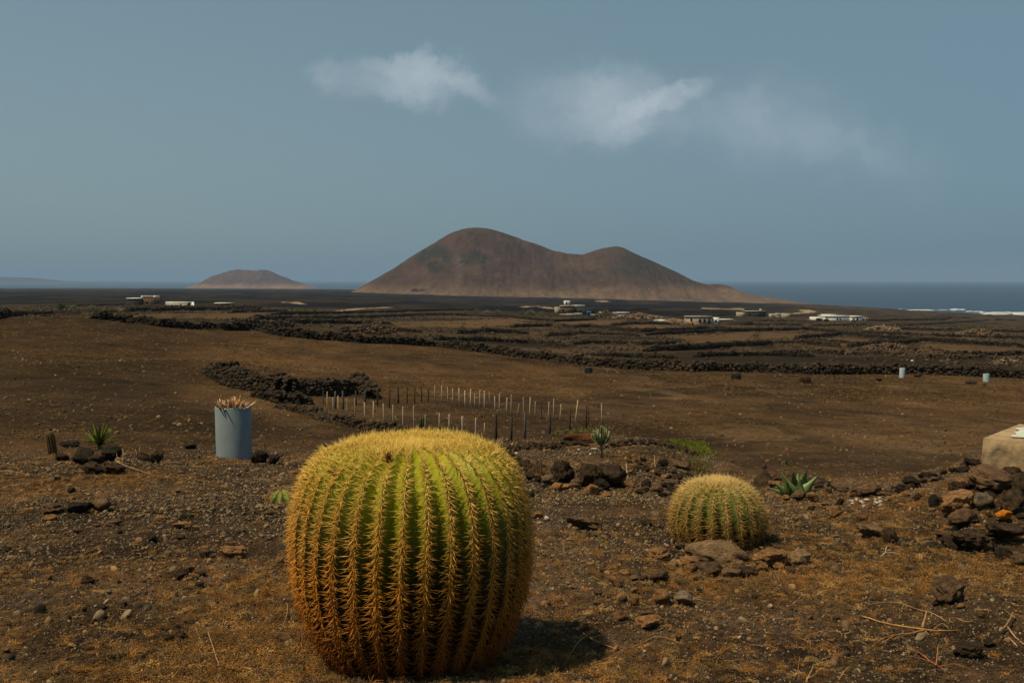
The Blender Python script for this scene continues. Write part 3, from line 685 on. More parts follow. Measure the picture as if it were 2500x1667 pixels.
weedm = [noise_mat("dead_weed_" + n, a, b, 30, bump=0, rnd=0.35, transl=0.25) for n, a, b in
         (("rust", (0.26, 0.115, 0.030), (0.56, 0.28, 0.08)), ("ochre", (0.36, 0.20, 0.065), (0.70, 0.43, 0.16)), ("brown", (0.09, 0.055, 0.026), (0.30, 0.19, 0.09)))]
strawm = noise_mat("dry_straw", (0.36, 0.20, 0.075), (0.62, 0.39, 0.17), 20, bump=0, rnd=0.2, transl=0.2)
def weeds():
    ms = [weed_mesh(k, 16, 1.0, weedm[(0, 2, 1, 0, 2, 2)[k]]) for k in range(6)]
    x, y = wedge(105000, 2.0, 9.9, power=1.5)
    f = 0.5 + 0.6 * fbm(x * 1.1 + 3, y * 1.1, None, 4, 301, 0.6)
    s, d, r = polar(x, y)
    def hot(u, v, rx, ry, amt):
        p = hit(u, v); return amt * np.exp(-((x - p[0]) / rx) ** 2 - ((y - p[1]) / ry) ** 2)
    hotv = hot(600, 1600, 0.42, 0.55, 1.4) + hot(660, 1440, 0.28, 0.35, 1.1) + hot(1360, 1640, 0.35, 0.18, 0.9) + hot(330, 1170, 0.35, 0.4, 0.8) + hot(420, 1650, 0.3, 0.15, 0.5) + hot(2440, 1400, 0.45, 0.3, 0.8) + hot(1930, 1410, 0.5, 0.3, 0.7) + hot(1990, 1340, 0.5, 0.4, 0.5) + hot(150, 1400, 0.6, 0.3, 0.45) + hot(620, 1130, 0.4, 0.2, 0.8) + hot(2150, 1430, 0.6, 0.3, 0.5) + hot(1600, 1430, 0.6, 0.4, 0.35) + hot(2250, 1240, 0.5, 0.5, 0.7) + hot(60, 1190, 0.5, 0.5, 0.7) + hot(1750, 1620, 0.6, 0.2, 0.35)
    pr = np.clip(0.42 * sstep(0.50, 0.92, f) + 0.03 + 0.7 * hotv, 0, 1)
    k = edge_mask(x, y, 0.4) & (rng.random(len(x)) < pr); x, y, h = x[k], y[k], hotv[k]; n = len(x)
    S = rng.uniform(0.016, 0.044, n) * (1 + 0.5 * h)
    P = np.stack([x, y, H(x, y) + 0.0], -1); R = np.stack([rng.uniform(-.3, .3, n), rng.uniform(-.3, .3, n), rng.uniform(0, 6.3, n)], -1)
    scatter("dead_weeds", P, np.repeat(S[:, None], 3, 1), R, ms)
    ms = [weed_mesh(40 + k, 3, 1.0, strawm, 0.15, False) for k in range(4)]
    x, y = wedge(1500, 2.0, 9.9); k = edge_mask(x, y); x, y = x[k], y[k]; n = len(x)
    scatter("straw_bits", np.stack([x, y, H(x, y) + 0.004], -1), np.repeat(rng.uniform(0.03, 0.09, n)[:, None], 3, 1), np.stack([rng.uniform(-.1, .1, n), rng.uniform(-.1, .1, n), rng.uniform(0, 6.3, n)], -1), ms)
weeds()

# dry grass and stones of the big field
def field_cover():
    def tuft(seed, n, matl, spread):
        r = random.Random(seed); a = Acc()
        for k in range(n):
            az = r.uniform(0, 2 * pi); b = np.array([r.uniform(-.3, .3), r.uniform(-.3, .3), 0]); L = r.uniform(.5, 1); o = r.uniform(.2, 1) * spread
            m = b + np.array([cos(az) * o * .5, sin(az) * o * .5, L * .6]); t = b + np.array([cos(az) * o * 1.1, sin(az) * o * 1.1, L * .8]); w = np.array([-sin(az), cos(az), 0]) * .045
            a.add([b - w, b + w, m + w * .7, m - w * .7, t], [(0, 1, 2), (0, 2, 3), (3, 2, 4)])
        return a.mesh("grass_piece", matl, False)
    gm = [noise_mat("field_grass_rust", (0.10, 0.052, 0.018), (0.20, 0.105, 0.036), 3, bump=0, rnd=0.3, transl=0.2),
          noise_mat("field_grass_tan", (0.12, 0.078, 0.032), (0.24, 0.155, 0.065), 3, bump=0, rnd=0.3, transl=0.2)]
    ms = [tuft(k, 14, gm[k % 2], 1.0) for k in range(4)]
    x, y = wedge(60000, 14, 78, -0.56, 0.56, power=1.6)
    f = 0.5 + 0.5 * fbm(x / 5, y / 8, None, 4, 401, 0.6); k = rng.random(len(x)) < np.clip(f * 1.5 - 0.35, 0.06, 1); x, y = x[k], y[k]; n = len(x)
    S = rng.uniform(0.03, 0.075, n) * (1 + 0.5 * (y > 40)); SS = np.stack([S * 1.5, S * 1.5, S], -1)
    scatter("field_dry_grass", np.stack([x, y, H(x, y) - 0.005], -1), SS, np.stack([np.zeros(n), np.zeros(n), rng.uniform(0, 6.3, n)], -1), ms)
    ms = [mesh_rock(970 + k, 1, clodm[(0, 1, 0, 2, 0, 1)[k]], "stone_piece", cuts=4) for k in range(6)]
    x, y = wedge(14000, 12, 80, -0.58, 0.58, power=1.4)
    s, d, r = polar(x, y); keep = rng.random(len(x)) < np.where(s < -0.2, 1, 0.5); x, y = x[keep], y[keep]; n = len(x)
    S = 0.03 + 0.10 * rng.random(n) ** 4; SS = S[:, None] * rng.uniform(0.7, 1.4, (n, 3)); SS[:, 2] *= .7
    scatter("field_stones", np.stack([x, y, H(x, y)], -1), SS, rnd_rot(n), ms)
    # rubble between the walled plots
    lavm = [noise_mat("rubble_" + q, a, b, 3, bump=0, rnd=0.3) for q, a, b in (("dark", (0.014, 0.011, 0.008), (0.045, 0.032, 0.022)), ("brown", (0.04, 0.027, 0.017), (0.11, 0.072, 0.045)), ("pale", (0.13, 0.09, 0.06), (0.24, 0.18, 0.12)))]
    ms = [mesh_rock(980 + k, 1, lavm[(0, 0, 0, 1, 1, 0, 1, 1)[k]], "rubble_piece", cuts=3) for k in range(8)]
    x, y = wedge(120000, 68, 420, -0.54, 0.56, power=2.0)
    s, d, r = polar(x, y)
    wd = np.interp(s, (np.array([0, 300, 480, 650, 800, 1000, 1250, 1450, 1700, 2000, 2250, 2500]) - 1250) / F, [78, 79, 84, 82, 84, 84, 84, 72, 69, 67, 67, 69])
    f = fbm(x / 9, y / 16, None, 4, 403, 0.62) + 0.25 * fbm(x / 40, y / 60, None, 3, 404)
    ok = (d > wd + 1.5) & (rng.random(len(x)) < np.clip(sstep(-0.02, 0.42, f) + 0.04, 0, 1)) & ((s > -0.30) | (d > 150) | (rng.random(len(x)) < 0.3))
    for Pq in TILLED: ok &= ~inpoly(x, y, poly_world(Pq))
    x, y = x[ok], y[ok]; n = len(x)
    S = (0.10 + 0.28 * rng.random(n) ** 3) * (1 + y / 300); SS = S[:, None] * rng.uniform(0.7, 1.4, (n, 3)); SS[:, 2] *= 0.75
    scatter("rubble_between_plots", np.stack([x, y, H(x, y)], -1), SS, rnd_rot(n), ms)
    # low dry scrub among the rubble
    ms = [weed_mesh(70 + k, 18, 1.0, q, 0.8) for k, q in enumerate((noise_mat("scrub_olive", (0.07, 0.062, 0.02), (0.16, 0.135, 0.05), 4, bump=0, rnd=0.3, transl=0.2), noise_mat("scrub_dry", (0.12, 0.085, 0.05), (0.26, 0.19, 0.12), 4, bump=0, rnd=0.3, transl=0.2)))]
    x, y = wedge(3000, 30, 400, -0.54, 0.56, power=1.9); s, d, r = polar(x, y); f = fbm(x / 20, y / 30, None, 3, 405); ok = (f > 0.0) & ((d > 70) | (rng.random(len(x)) < 0.35)); x, y = x[ok], y[ok]; n = len(x)
    S = rng.uniform(0.25, 0.6, n) * (1 + y / 300) * np.where(y < 70, 0.6, 1)
    scatter("low_scrub", np.stack([x, y, H(x, y)], -1), np.repeat(S[:, None], 3, 1) * np.array([1.4, 1.4, 0.7]), np.stack([np.zeros(n), np.zeros(n), rng.uniform(0, 6.3, n)], -1), ms)
field_cover()
# ------------------------------------------------------------------ dry-stone walls
wallm = noise_mat("wall_lava_stone", (0.018, 0.014, 0.009), (0.062, 0.044, 0.027), 1.2, (0.15, 0.10, 0.058), bump=0.7, bscale=6, bdist=0.15, rnd=0.32)
wallm_b = noise_mat("wall_brown_stone", (0.04, 0.025, 0.015), (0.105, 0.066, 0.038), 1.2, (0.19, 0.12, 0.07), bump=0.7, bscale=6, bdist=0.15, rnd=0.3)
STONES = [mesh_rock(700 + k, 2, wallm, "stone", cuts=11, rough=1.4) for k in range(8)]
STONES_B = [mesh_rock(720 + k, 2, wallm_b, "stone", cuts=6) for k in range(5)]
STONE_LO = [rock_vt(740 + k, 1, cuts=4) for k in range(8)]
def walk(poly, step):
    W = [hit(u, v)[:2] for (u, v) in poly]; W = np.array(W)
    seg = np.hypot(*np.diff(W, axis=0).T); c = np.concatenate([[0], np.cumsum(seg)]); L = c[-1]
    t = np.arange(0, L, step); x = np.interp(t, c, W[:, 0]); y = np.interp(t, c, W[:, 1])
    tx = np.gradient(x); ty = np.gradient(y); q = np.hypot(tx, ty) + 1e-9
    return x, y, -ty / q, tx / q, t / max(L, 1e-6)
def wall(poly, h, w, stone, label, nparts=0, group=None, ragged=0.25, seed=0, taper=True, brown=0.06):
    r = np.random.default_rng(1000 + seed)
    x, y, nx, ny, t = walk(poly, stone * 0.82)
    cx, cy = float(np.mean(x)), float(np.mean(y)); cz = float(H(np.array([cx]), np.array([cy]))[0])
    P = []
    top = h * (1 + ragged * fbm(t * len(t) * 0.10 + seed, np.zeros_like(t), None, 3, 500 + seed))
    if taper: top *= 0.45 + 0.55 * sstep(0, 0.04, t) * sstep(1, 0.96, t)
    nl = max(1, int(round(w / stone / 0.85)))
    GG = H(x, y)
    for k in range(len(x)):
        g = float(GG[k]); lv = max(1, int(round(top[k] / (stone * 0.70) + r.normal(0, 0.45))))
        for j in range(lv):
            ww = w * (1 - 0.30 * j / max(lv, 1))
            for i in range(nl):
                if 0 < i < nl - 1 and j < lv - 1: continue
                off = (i / (nl - 1) - 0.5) * (ww - stone * 0.5) if nl > 1 else 0
                off += r.normal(0, stone * 0.20); al = r.normal(0, stone * 0.26)
                sz = stone * r.uniform(0.6, 1.45)
                P.append((x[k] + nx[k] * off - ny[k] * al, y[k] + ny[k] * off + nx[k] * al, g + (j + 0.42) * stone * 0.70 + r.normal(0, stone * 0.17), sz))
    P = np.array(P)
    root = None
    if nparts:
        root = empty("dry_stone_wall", (cx, cy, cz), label, "wall", group)
        # those that show largest: nearest the viewer first
        rank = np.argsort(P[:, 1] * 1.0 - 0.0 * P[:, 2]); front = P[:, 3] / P[:, 1]
        d_mid = np.interp(P[:, 0], x[np.argsort(x)], y[np.argsort(x)]) if len(x) > 2 else y.mean()
        isf = P[:, 1] < d_mid + 0.02
        score = front * np.where(isf, 1.0, 0.4); order = np.argsort(-score)
        for q, k in enumerate(order[:nparts]):
            me = STONES_B[r.integers(5)] if r.random() < brown else STONES[r.integers(8)]
            o = bpy.data.objects.new("stone", me); COL.objects.link(o); o.parent = root
            s = P[k, 3]; o.location = (P[k, 0] - cx, P[k, 1] - cy, P[k, 2] - cz); o.scale = (s * 1.12, s * 1.0, s * 0.86); o.rotation_euler = (r.uniform(-.7, .7), r.uniform(-.7, .7), r.uniform(0, 6.28))
        P = P[order[nparts:]]
    if len(P):
        n = len(P); V = []; T = []; kk = r.integers(8, size=n); a1 = r.uniform(0, 6.28, n)
        off = 0
        for k in range(n):
            v, t3 = STONE_LO[kk[k]]; c, s_ = cos(a1[k]), sin(a1[k]); v = v * np.array([1.2, 1.1, 0.85 + 0.4 * ((k * 7) % 5) / 5]) * P[k, 3]
            v = np.stack([v[:, 0] * c - v[:, 1] * s_, v[:, 0] * s_ + v[:, 1] * c, v[:, 2]], -1) + P[k, :3] - np.array([cx, cy, cz])
            V.append(v); T.append(t3 + off); off += len(v)
        me = mesh_np("stone_pile" if nparts else "dry_stone_wall", np.concatenate(V), np.concatenate(T), wallm, True)
        if nparts: tag(link("stone_fill", me, root), kind='stuff')
        else:
            root = tag(link("dry_stone_wall", me, loc=(cx, cy, cz)), label, "wall", group)
    # dark heart of the wall so no daylight shows through
    return root

wall([(1060, 845), (1150, 856), (1250, 869), (1350, 880), (1420, 890), (1500, 898), (1600, 904), (1700, 907), (1850, 909), (2000, 914), (2150, 913), (2250, 914), (2400, 920), (2580, 923)], 0.60, 0.8, 0.20, "long near wall of dark lava stones closing the far side of the brown field", 300, seed=1, brown=0.22)
wall([(232, 779), (300, 787), (400, 798), (520, 805), (640, 808), (690, 820), (760, 828), (880, 837), (990, 841), (1070, 846)], 0.55, 0.7, 0.24, "high dark wall curving along the foot of the ash slope on the left", 0, seed=2)
wall([(524, 912), (565, 934), (622, 953), (700, 962), (780, 964), (872, 955)], 0.54, 1.3, 0.135, "broad broken wall of black rubble beside the staked plot", 300, seed=3, brown=0.28, ragged=0.35)
wall([(872, 950), (890, 962), (907, 974)], 0.5, 0.6, 0.2, "short low end of black stones where the broken wall meets the stakes", 0, seed=4)
wall([(630, 968), (690, 984), (755, 986)], 0.34, 0.6, 0.14, "low black stone stub in front of the broken wall", 60, seed=5)
wall([(690, 996), (730, 1005), (770, 1014), (800, 1027), (850, 1037), (900, 1046), (960, 1052), (1006, 1052)], 0.16, 0.55, 0.11, "low ridge of loose brown stones running down to the near stakes", 200, seed=6, brown=0.6)
FARG = "dry stone walls between the tilled plots"
far_walls = [
 ([(-60, 788), (0, 777), (60, 771), (130, 768), (200, 771)], 0.8, 0.9, 0.4, "dark wall on the crest of the ash slope at the left edge", 10),
 ([(204, 764), (235, 765), (265, 767)], 1.0, 1.2, 0.6, "short dark wall just left of the round olive bush", 11),
 ([(300, 762), (380, 760), (470, 758), (560, 758), (640, 757)], 1.3, 1.4, 0.7, "dark wall in front of the white roofed farmhouse", 12),
 ([(185, 748), (245, 747), (305, 747)], 1.2, 1.4, 0.7, "thin dark wall leading up to the farmhouse from the left", 13),
 ([(310, 751), (420, 753), (530, 754), (625, 752)], 1.6, 1.6, 0.8, "dark terrace wall under the farmhouse", 14),
 ([(665, 770), (780, 767), (880, 765), (981, 762), (1080, 758), (1171, 757)], 1.1, 1.3, 0.6, "long thin wall below the lava field left of the farm buildings", 15),
 ([(600, 784), (700, 782), (800, 779), (900, 776), (985, 772), (1062, 769), (1150, 771), (1240, 776)], 1.0, 1.2, 0.55, "wall below the red soil strip under the volcano", 16),
 ([(560, 797), (620, 799), (680, 802), (720, 806)], 1.0, 1.4, 0.5, "wall of black stones behind the high curved wall", 17),
 ([(1207, 771), (1260, 777), (1350, 786), (1400, 784), (1455, 780)], 1.0, 1.2, 0.55, "wall below the bushes in front of the farm with the blue tank", 18),
 ([(1400, 800), (1440, 798), (1500, 806), (1570, 811), (1640, 809), (1720, 804), (1790, 806)], 1.0, 1.2, 0.5, "wall along the lower side of the pale tilled plot", 19),
 ([(1490, 797), (1540, 791), (1590, 791), (1640, 792)], 1.0, 1.2, 0.55, "wall along the upper side of the pale tilled plot", 20),
 ([(1580, 819), (1650, 816), (1720, 812), (1790, 809), (1860, 808), (1977, 806), (2048, 815), (2121, 824), (2208, 831), (2268, 834), (2380, 841), (2560, 850)], 0.95, 1.2, 0.5, "long wall behind the tilled plots on the right", 21),
 ([(1575, 858), (1640, 856), (1720, 853), (1780, 846), (1840, 844), (1885, 842)], 0.85, 1.0, 0.36, "short black wall close behind the long near wall", 22),
 ([(1860, 862), (1960, 861), (2060, 866), (2160, 866), (2280, 874), (2400, 878), (2560, 884)], 0.55, 2.0, 0.36, "broad rubble bank behind the long near wall at the right", 23),
 ([(1942, 829), (1990, 824), (2052, 818)], 0.9, 1.1, 0.45, "cross wall between the two right hand plots", 24),
 ([(2070, 849), (2130, 844), (2190, 841), (2230, 837), (2262, 833)], 0.9, 1.2, 0.42, "cross wall beside the rubble mound", 25),
 ([(1850, 785), (1915, 784), (1980, 786)], 1.0, 1.2, 0.6, "thin wall just in front of the white cube house", 26),
 ([(1965, 840), (2010, 843), (2050, 848)], 0.8, 1.1, 0.42, "low crumbled wall left of the rubble mound", 27),
 ([(2290, 867), (2380, 870), (2450, 868), (2560, 868)], 0.7, 1.0, 0.4, "wall under the last tilled plot at the right edge", 28),
 ([(2150, 795), (2220, 795), (2300, 790), (2400, 784), (2480, 780)], 1.0, 1.2, 0.7, "far thin wall running towards the shore", 29),
 ([(1980, 796), (2060, 795), (2130, 794)], 1.0, 1.2, 0.7, "far thin wall below the long white building", 30),
 ([(1600, 757), (1540, 756), (1440, 755)], 1.2, 1.4, 0.9, "far dark wall behind the farm with the blue tank", 31),
 ([(1330, 822), (1420, 815), (1500, 818), (1560, 822)], 0.7, 1.0, 0.42, "low crumbled wall across the middle of the rubble", 32),
 ([(840, 812), (900, 806), (960, 808), (1030, 813)], 0.7, 1.2, 0.42, "low crumbled wall left of the middle of the rubble", 33),
 ([(1700, 872), (1800, 868), (1880, 868), (1990, 872)], 0.5, 0.9, 0.32, "low row of stones right behind the long near wall", 34),
 ([(2100, 813), (2200, 818), (2300, 822), (2420, 826), (2560, 828)], 0.8, 1.1, 0.5, "far wall on the dark ground at the right", 35),
 ([(700, 792), (790, 789), (880, 792), (960, 796)], 0.9, 1.1, 0.5, "thin wall below the wide green bush", 36),
 ([(1250, 800), (1340, 797), (1400, 801)], 0.9, 1.1, 0.45, "short thin wall left of the pale tilled plot", 37),
 ([(1640, 770), (1720, 772), (1800, 770), (1860, 772)], 1.0, 1.2, 0.6, "thin wall right behind the long low ruin", 38),
 ([(2060, 782), (2160, 784), (2260, 781), (2360, 778)], 1.0, 1.2, 0.6, "thin wall right of the long white house", 39),
 ([(2140, 803), (2260, 806), (2400, 809), (2560, 811)], 0.9, 1.2, 0.5, "thin wall across the dark ground towards the right edge", 40),
 ([(1120, 815), (1210, 812), (1290, 816)], 0.8, 1.0, 0.42, "thin wall in the rubble left of the middle, upper one", 41),
 ([(1060, 830), (1180, 832), (1290, 838), (1380, 846)], 0.6, 0.9, 0.36, "low wall in the rubble just above the long near wall", 42),
 ([(1390, 842), (1480, 838), (1570, 842), (1660, 838)], 0.6, 0.9, 0.36, "low crumbled line left of the black wall behind the near wall", 43),
 ([(1440, 868), (1540, 872), (1650, 876)], 0.45, 0.8, 0.3, "low broken line just behind the near wall's middle", 44),
 ([(1740, 792), (1850, 794), (1960, 795)], 0.9, 1.1, 0.5, "thin wall below the white cube house", 45),
 ([(700, 760), (620, 762), (560, 765)], 1.0, 1.2, 0.55, "short thin wall right of the farmhouse catchment", 46),
 ([(2080, 838), (2000, 834), (1930, 838), (1860, 842)], 0.6, 0.9, 0.38, "lower wall of the upper right hand plot", 47),
]
for poly, h, w, st, lab, sd in far_walls:
    wall(poly, h * 0.66, w * 0.62, st * 0.52, lab, 0, FARG, seed=sd)
# ------------------------------------------------------------------ farm buildings
whitem = noise_mat("limewash", (0.55, 0.56, 0.55), (0.78, 0.79, 0.77), 0.5, bump=0.1, rnd=0.05)
plasterm = noise_mat("bare_plaster", (0.26, 0.23, 0.18), (0.42, 0.37, 0.30), 0.6, bump=0.2, rnd=0.05)
stonewm = noise_mat("house_lava_stone", (0.018, 0.015, 0.011), (0.06, 0.045, 0.03), 1.0, bump=0.6, bscale=3, rnd=0.05)
redstm = noise_mat("house_red_stone", (0.06, 0.032, 0.02), (0.15, 0.085, 0.055), 1.0, bump=0.6, bscale=3, rnd=0.05)
greenwm = noise_mat("dark_green_wall", (0.020, 0.026, 0.017), (0.045, 0.05, 0.035), 0.8, bump=0.3, rnd=0.05)
holem = noise_mat("dark_window", (0.008, 0.008, 0.008), (0.02, 0.02, 0.02), 1, bump=0, rnd=0)
bluem = noise_mat("blue_tank_plastic", (0.02, 0.06, 0.30), (0.03, 0.09, 0.42), 1, bump=0, rnd=0, rough=0.4)
def bbox_part(name, x0, x1, y0, y1, z0, z1, m, parent):
    V, T = box(x0, x1, y0, y1, z0, z1); return link(name, mesh_np(name, V, T, m, False), parent)
def building(name, u, d, rz, label, blocks, cat="building", group=None):
    """blocks: (x0, x1, y0, y1, h, wall material, roof material or None, windows [(x, z, w, h)], doors)"""
    p = at(u, d); root = empty(name, tuple(p), label, cat, group, rz)
    for (x0, x1, y0, y1, z0, h, wm, rm, wins, doors) in blocks:
        bbox_part("wall", x0, x1, y0, y1, z0 - (1.2 if z0 == 0 else 0), z0 + h, wm, root)
        if rm: bbox_part("roof", x0 - 0.15, x1 + 0.15, y0 - 0.15, y1 + 0.15, z0 + h, z0 + h + 0.38, rm, root)
        for (wx, wz, ww, wh) in wins: bbox_part("window", wx, wx + ww, y0 - 0.04, y0 + 0.15, z0 + wz, z0 + wz + wh, holem, root)
        for (wx, ww, wh) in doors: bbox_part("door", wx, wx + ww, y0 - 0.05, y0 + 0.15, z0 + 0.05, z0 + wh, holem, root)
    return root
m_ = pxm(400)
building("farmhouse", 345, 400, 0.0, "dark stone farmhouse with white flat roofs at the foot of the lava field", [
    (-5.8, 0.0, 0, 8, 0, 3.1, stonewm, whitem, [], []), (0.0, 5.6, 1, 8, 0, 3.4, redstm, None, [(1.5, 1.2, 0.8, 0.9)], []),
    (-0.5, 0.6, 1.2, 7, 3.4, 1.0, whitem, None, [], []), (0.6, 4.4, 2, 7, 3.4, 1.0, plasterm, None, [(1.4, .3, 0.5, 0.4)], []), (4.4, 5.5, 1.5, 6, 3.4, 1.0, whitem, None, [], [])])
def cistern():
    p = at(435, 402); root = empty("rainwater_catchment", tuple(p), "sloping whitewashed rainwater catchment right of the dark farmhouse", "cistern")
    V = [(-9, 0, -0.6), (5.6, 0, -1.0), (3.6, 9, 1.2), (-7.5, 9, 1.3), (-9, 0, -2), (5.6, 0, -2), (3.6, 9, -2), (-7.5, 9, -2)]
    T = [(0, 1, 2), (0, 2, 3), (0, 4, 5), (0, 5, 1), (1, 5, 6), (1, 6, 2), (3, 2, 6), (3, 6, 7), (0, 3, 7), (0, 7, 4)]
    link("slope", mesh_np("slope", V, T, plasterm, False), root)
    bbox_part("rim", -8.2, 3.6, 9, 9.4, 1.0, 1.9, whitem, root)
    V = [(3.0, 8, 1.7), (3.8, 8, 1.9), (6.8, 0, -1.1), (4.6, 0, -1.1), (3.0, 8, -1.5), (3.8, 8, -1.5), (6.8, 0, -2), (4.6, 0, -2)]
    T = [(0, 2, 1), (0, 3, 2), (0, 4, 3), (3, 4, 7), (1, 2, 5), (2, 6, 5), (2, 3, 7), (2, 7, 6)]
    link("side_rim", mesh_np("side_rim", V, T, whitem, False), root)
    bbox_part("front_rim", -15, -8, -0.3, 0.1, -0.6, -0.25, whitem, root)
    bbox_part("low_rim", 6.4, 14.5, 0.2, 0.7, -0.7, -0.2, plasterm, root)
cistern()
building("stone_shed", 543, 402, 0.0, "low dark shed with a white roof slab right of the catchment", [(-3.1, 3.2, 0, 5, 0, 1.5, stonewm, whitem, [], [])])
building("farm_building", 1390, 470, 0.0, "farm building with a small pale rooftop tower behind the bushes", [
    (-4.2, 2.4, 0, 7, 0, 3.4, redstm, plasterm, [(-3.5, 1, .9, 1)], []), (-6.8, -4.2, 1, 6, 0, 3.1, plasterm, None, [], []), (-2.4, 0.4, 1, 5, 3.8, 2.2, whitem, None, [(-1.6, .4, .6, 1.5)], [])])
building("round_tank_house", 1420, 475, 0.0, "dark green flat roofed barn beside the blue tank", [(-4.5, 6.5, 0, 8, 0, 2.7, greenwm, None, [(-1.2, .9, 1.0, 1.0)], []), (-4.6, -3.6, -0.3, 8, 0, 3.0, whitem, None, [], []), (-4.4, 1.8, 4, 8, 2.7, 0.9, plasterm, whitem, [], [])], "barn")
def blue_tank():
    p = at(1437, 452); root = empty("water_tank", tuple(p), "bright blue plastic water tank in front of the dark green barn", "tank")
    th = np.linspace(0, 2 * pi, 17)[:-1]; prof_ = [(0.75, 0), (0.85, 0.1), (0.85, 1.5), (0.7, 1.75), (0.3, 1.85), (0.25, 2.0), (0.0, 2.02)]
    V = [(r * cos(t), r * sin(t), z) for r, z in prof_ for t in th]; T = []
    for i in range(len(prof_) - 1):
        for j in range(16):
            a, b = i * 16 + j, i * 16 + (j + 1) % 16; T += [(a, b, b + 16), (a, b + 16, a + 16)]
    link("tank_body", mesh_np("tank_body", V, T, bluem, True), root)
    bbox_part("pipe", 0.95, 1.05, -0.05, 0.05, 0, 1.6, whitem, root)
blue_tank()
for k, (u, w, d, lab) in enumerate(((1396, 5.0, 445, "pale low garden wall left of the blue tank"), (1385, 7, 440, "lowest pale slab wall in front of the bushes"), (1412, 3.5, 452, "short pale wall touching the dark green barn"), (1455, 5, 455, "pale low wall right of the blue tank"))):
    p = at(u, d); V, T = box(-w / 2, w / 2, 0, 0.5, -0.5, (0.6, 0.35, 0.9, 0.5)[k]); tag(link("garden_wall", mesh_np("garden_wall", V, T, plasterm, False), loc=tuple(p), rot=(0, 0, (-0.08, -0.05, -.2, .1)[k])), lab, "wall", "pale garden walls of the farm")
building("ruined_hut", 1501, 430, 0.0, "small plaster ruin with an empty doorway between earth heaps", [(-1.0, 0.9, 0, 3, 0, 1.9, plasterm, None, [], [(-0.25, .6, 1.5)]), (0.9, 6.4, 1.5, 4, 0, 1.5, plasterm, whitem, [], [])], "hut")
building("low_shelter", 1477, 440, 0.0, "tiny pale shelter half buried in the dark mound", [(-2.2, 1.6, 0, 3, 0, 1.4, plasterm, whitem, [], [])], "hut")
building("long_ruin", 1715, 330, -0.1, "long low ruined building with dark openings behind coloured rubble", [(-5.6, 3.2, 0, 4, 0, 2.3, plasterm, plasterm, [(-3.9, .7, 0.6, 1.2), (-1.2, .6, .9, 1.1), (0.3, .6, .8, 1.2)], [(1.9, 0.7, 1.8)]), (3.2, 5.6, 0.6, 4, 0, 2.2, whitem, None, [(4.2, .6, .6, .9)], [])])
building("sunken_pen", 1790, 330, 0.05, "dark stone livestock pen with a white strip of roof", [(-5, 6.6, 0, 6, 0, 1.2, stonewm, None, [], []), (-4.4, 0.8, 3, 5, 0, 1.45, stonewm, whitem, [], [])], "pen")
building("green_house", 1852, 520, 0.0, "dark green walled house with pale flat roof and small chimney", [(-6.4, 3.8, 0, 8, 0, 2.7, greenwm, plasterm, [(-5, .9, 1, 1)], [(0.3, .9, 2.1)]), (1.4, 2.4, 3, 4, 3.08, 0.9, whitem, None, [], []), (-10, -6.4, 3, 8, 0, 2.2, plasterm, None, [], [])], "house")
building("shed", 1893, 540, 0.0, "pair of tiny pale sheds left of the white cube", [(-2.6, 0, 0, 4, 0, 1.8, plasterm, None, [(-2, .5, .6, .8)], []), (0.8, 3.6, 1, 4, 0, 1.5, plasterm, whitem, [], [])], "shed")
building("cube_house", 1921, 520, 0.0, "single pale cube shaped house beside the dirt track", [(-2.0, 1.9, 0, 4, 0, 2.2, plasterm, None, [], [])], "house")
building("white_house", 2052, 470, 0.06, "long low whitewashed house complex of several blocks on the plain", [(-7.5, 4.6, 0, 9, 0, 1.9, whitem, whitem, [(-1.8, .4, .8, .8), (-0.4, .3, .7, .8)], []), (-12, -7.5, 2, 8, 0, 1.6, whitem, None, [(-11, .4, 1, .7)], []), (-6.2, -0.2, 4, 9, 2.28, 0.5, whitem, None, [], []), (4.6, 10.2, -1.4, 6, 0, 1.8, whitem, whitem, [(5.6, .5, .7, .7)], [(7.2, .9, 1.5)]), (10.2, 13.6, 0, 6, 0, 1.4, plasterm, None, [(11, .5, .7, .6), (12.3, .5, .6, .6)], [])], "house")
for k, (u, d) in enumerate(((2018, 445), (2085, 440), (2000, 450))):
    V, T = rock_vt(60 + k, 3); V = V * np.array([2.6, 2.2, 1.8]); p = at(u, d)
    tag(link("shrub", mesh_np("shrub", V, T, greenwm, True), loc=(p[0], p[1], p[2] + .4)), ("dark shrub before the left half of the white house", "dark round shrub before the door of the white house", "dark shrub at the left end of the white house")[k], "shrub", "dark shrubs at the white house")
# white tarpaulin heap
p = at(1612, 360); V, T = rock_vt(77, 3, 0.8); V = V * np.array([5.2, 2.5, 1.1])
tag(link("tarpaulin_heap", mesh_np("tarpaulin_heap", V, T, whitem, True), loc=(p[0], p[1], p[2] + 0.3)), "heap covered by a crumpled white tarpaulin at the rubble field", "tarpaulin")
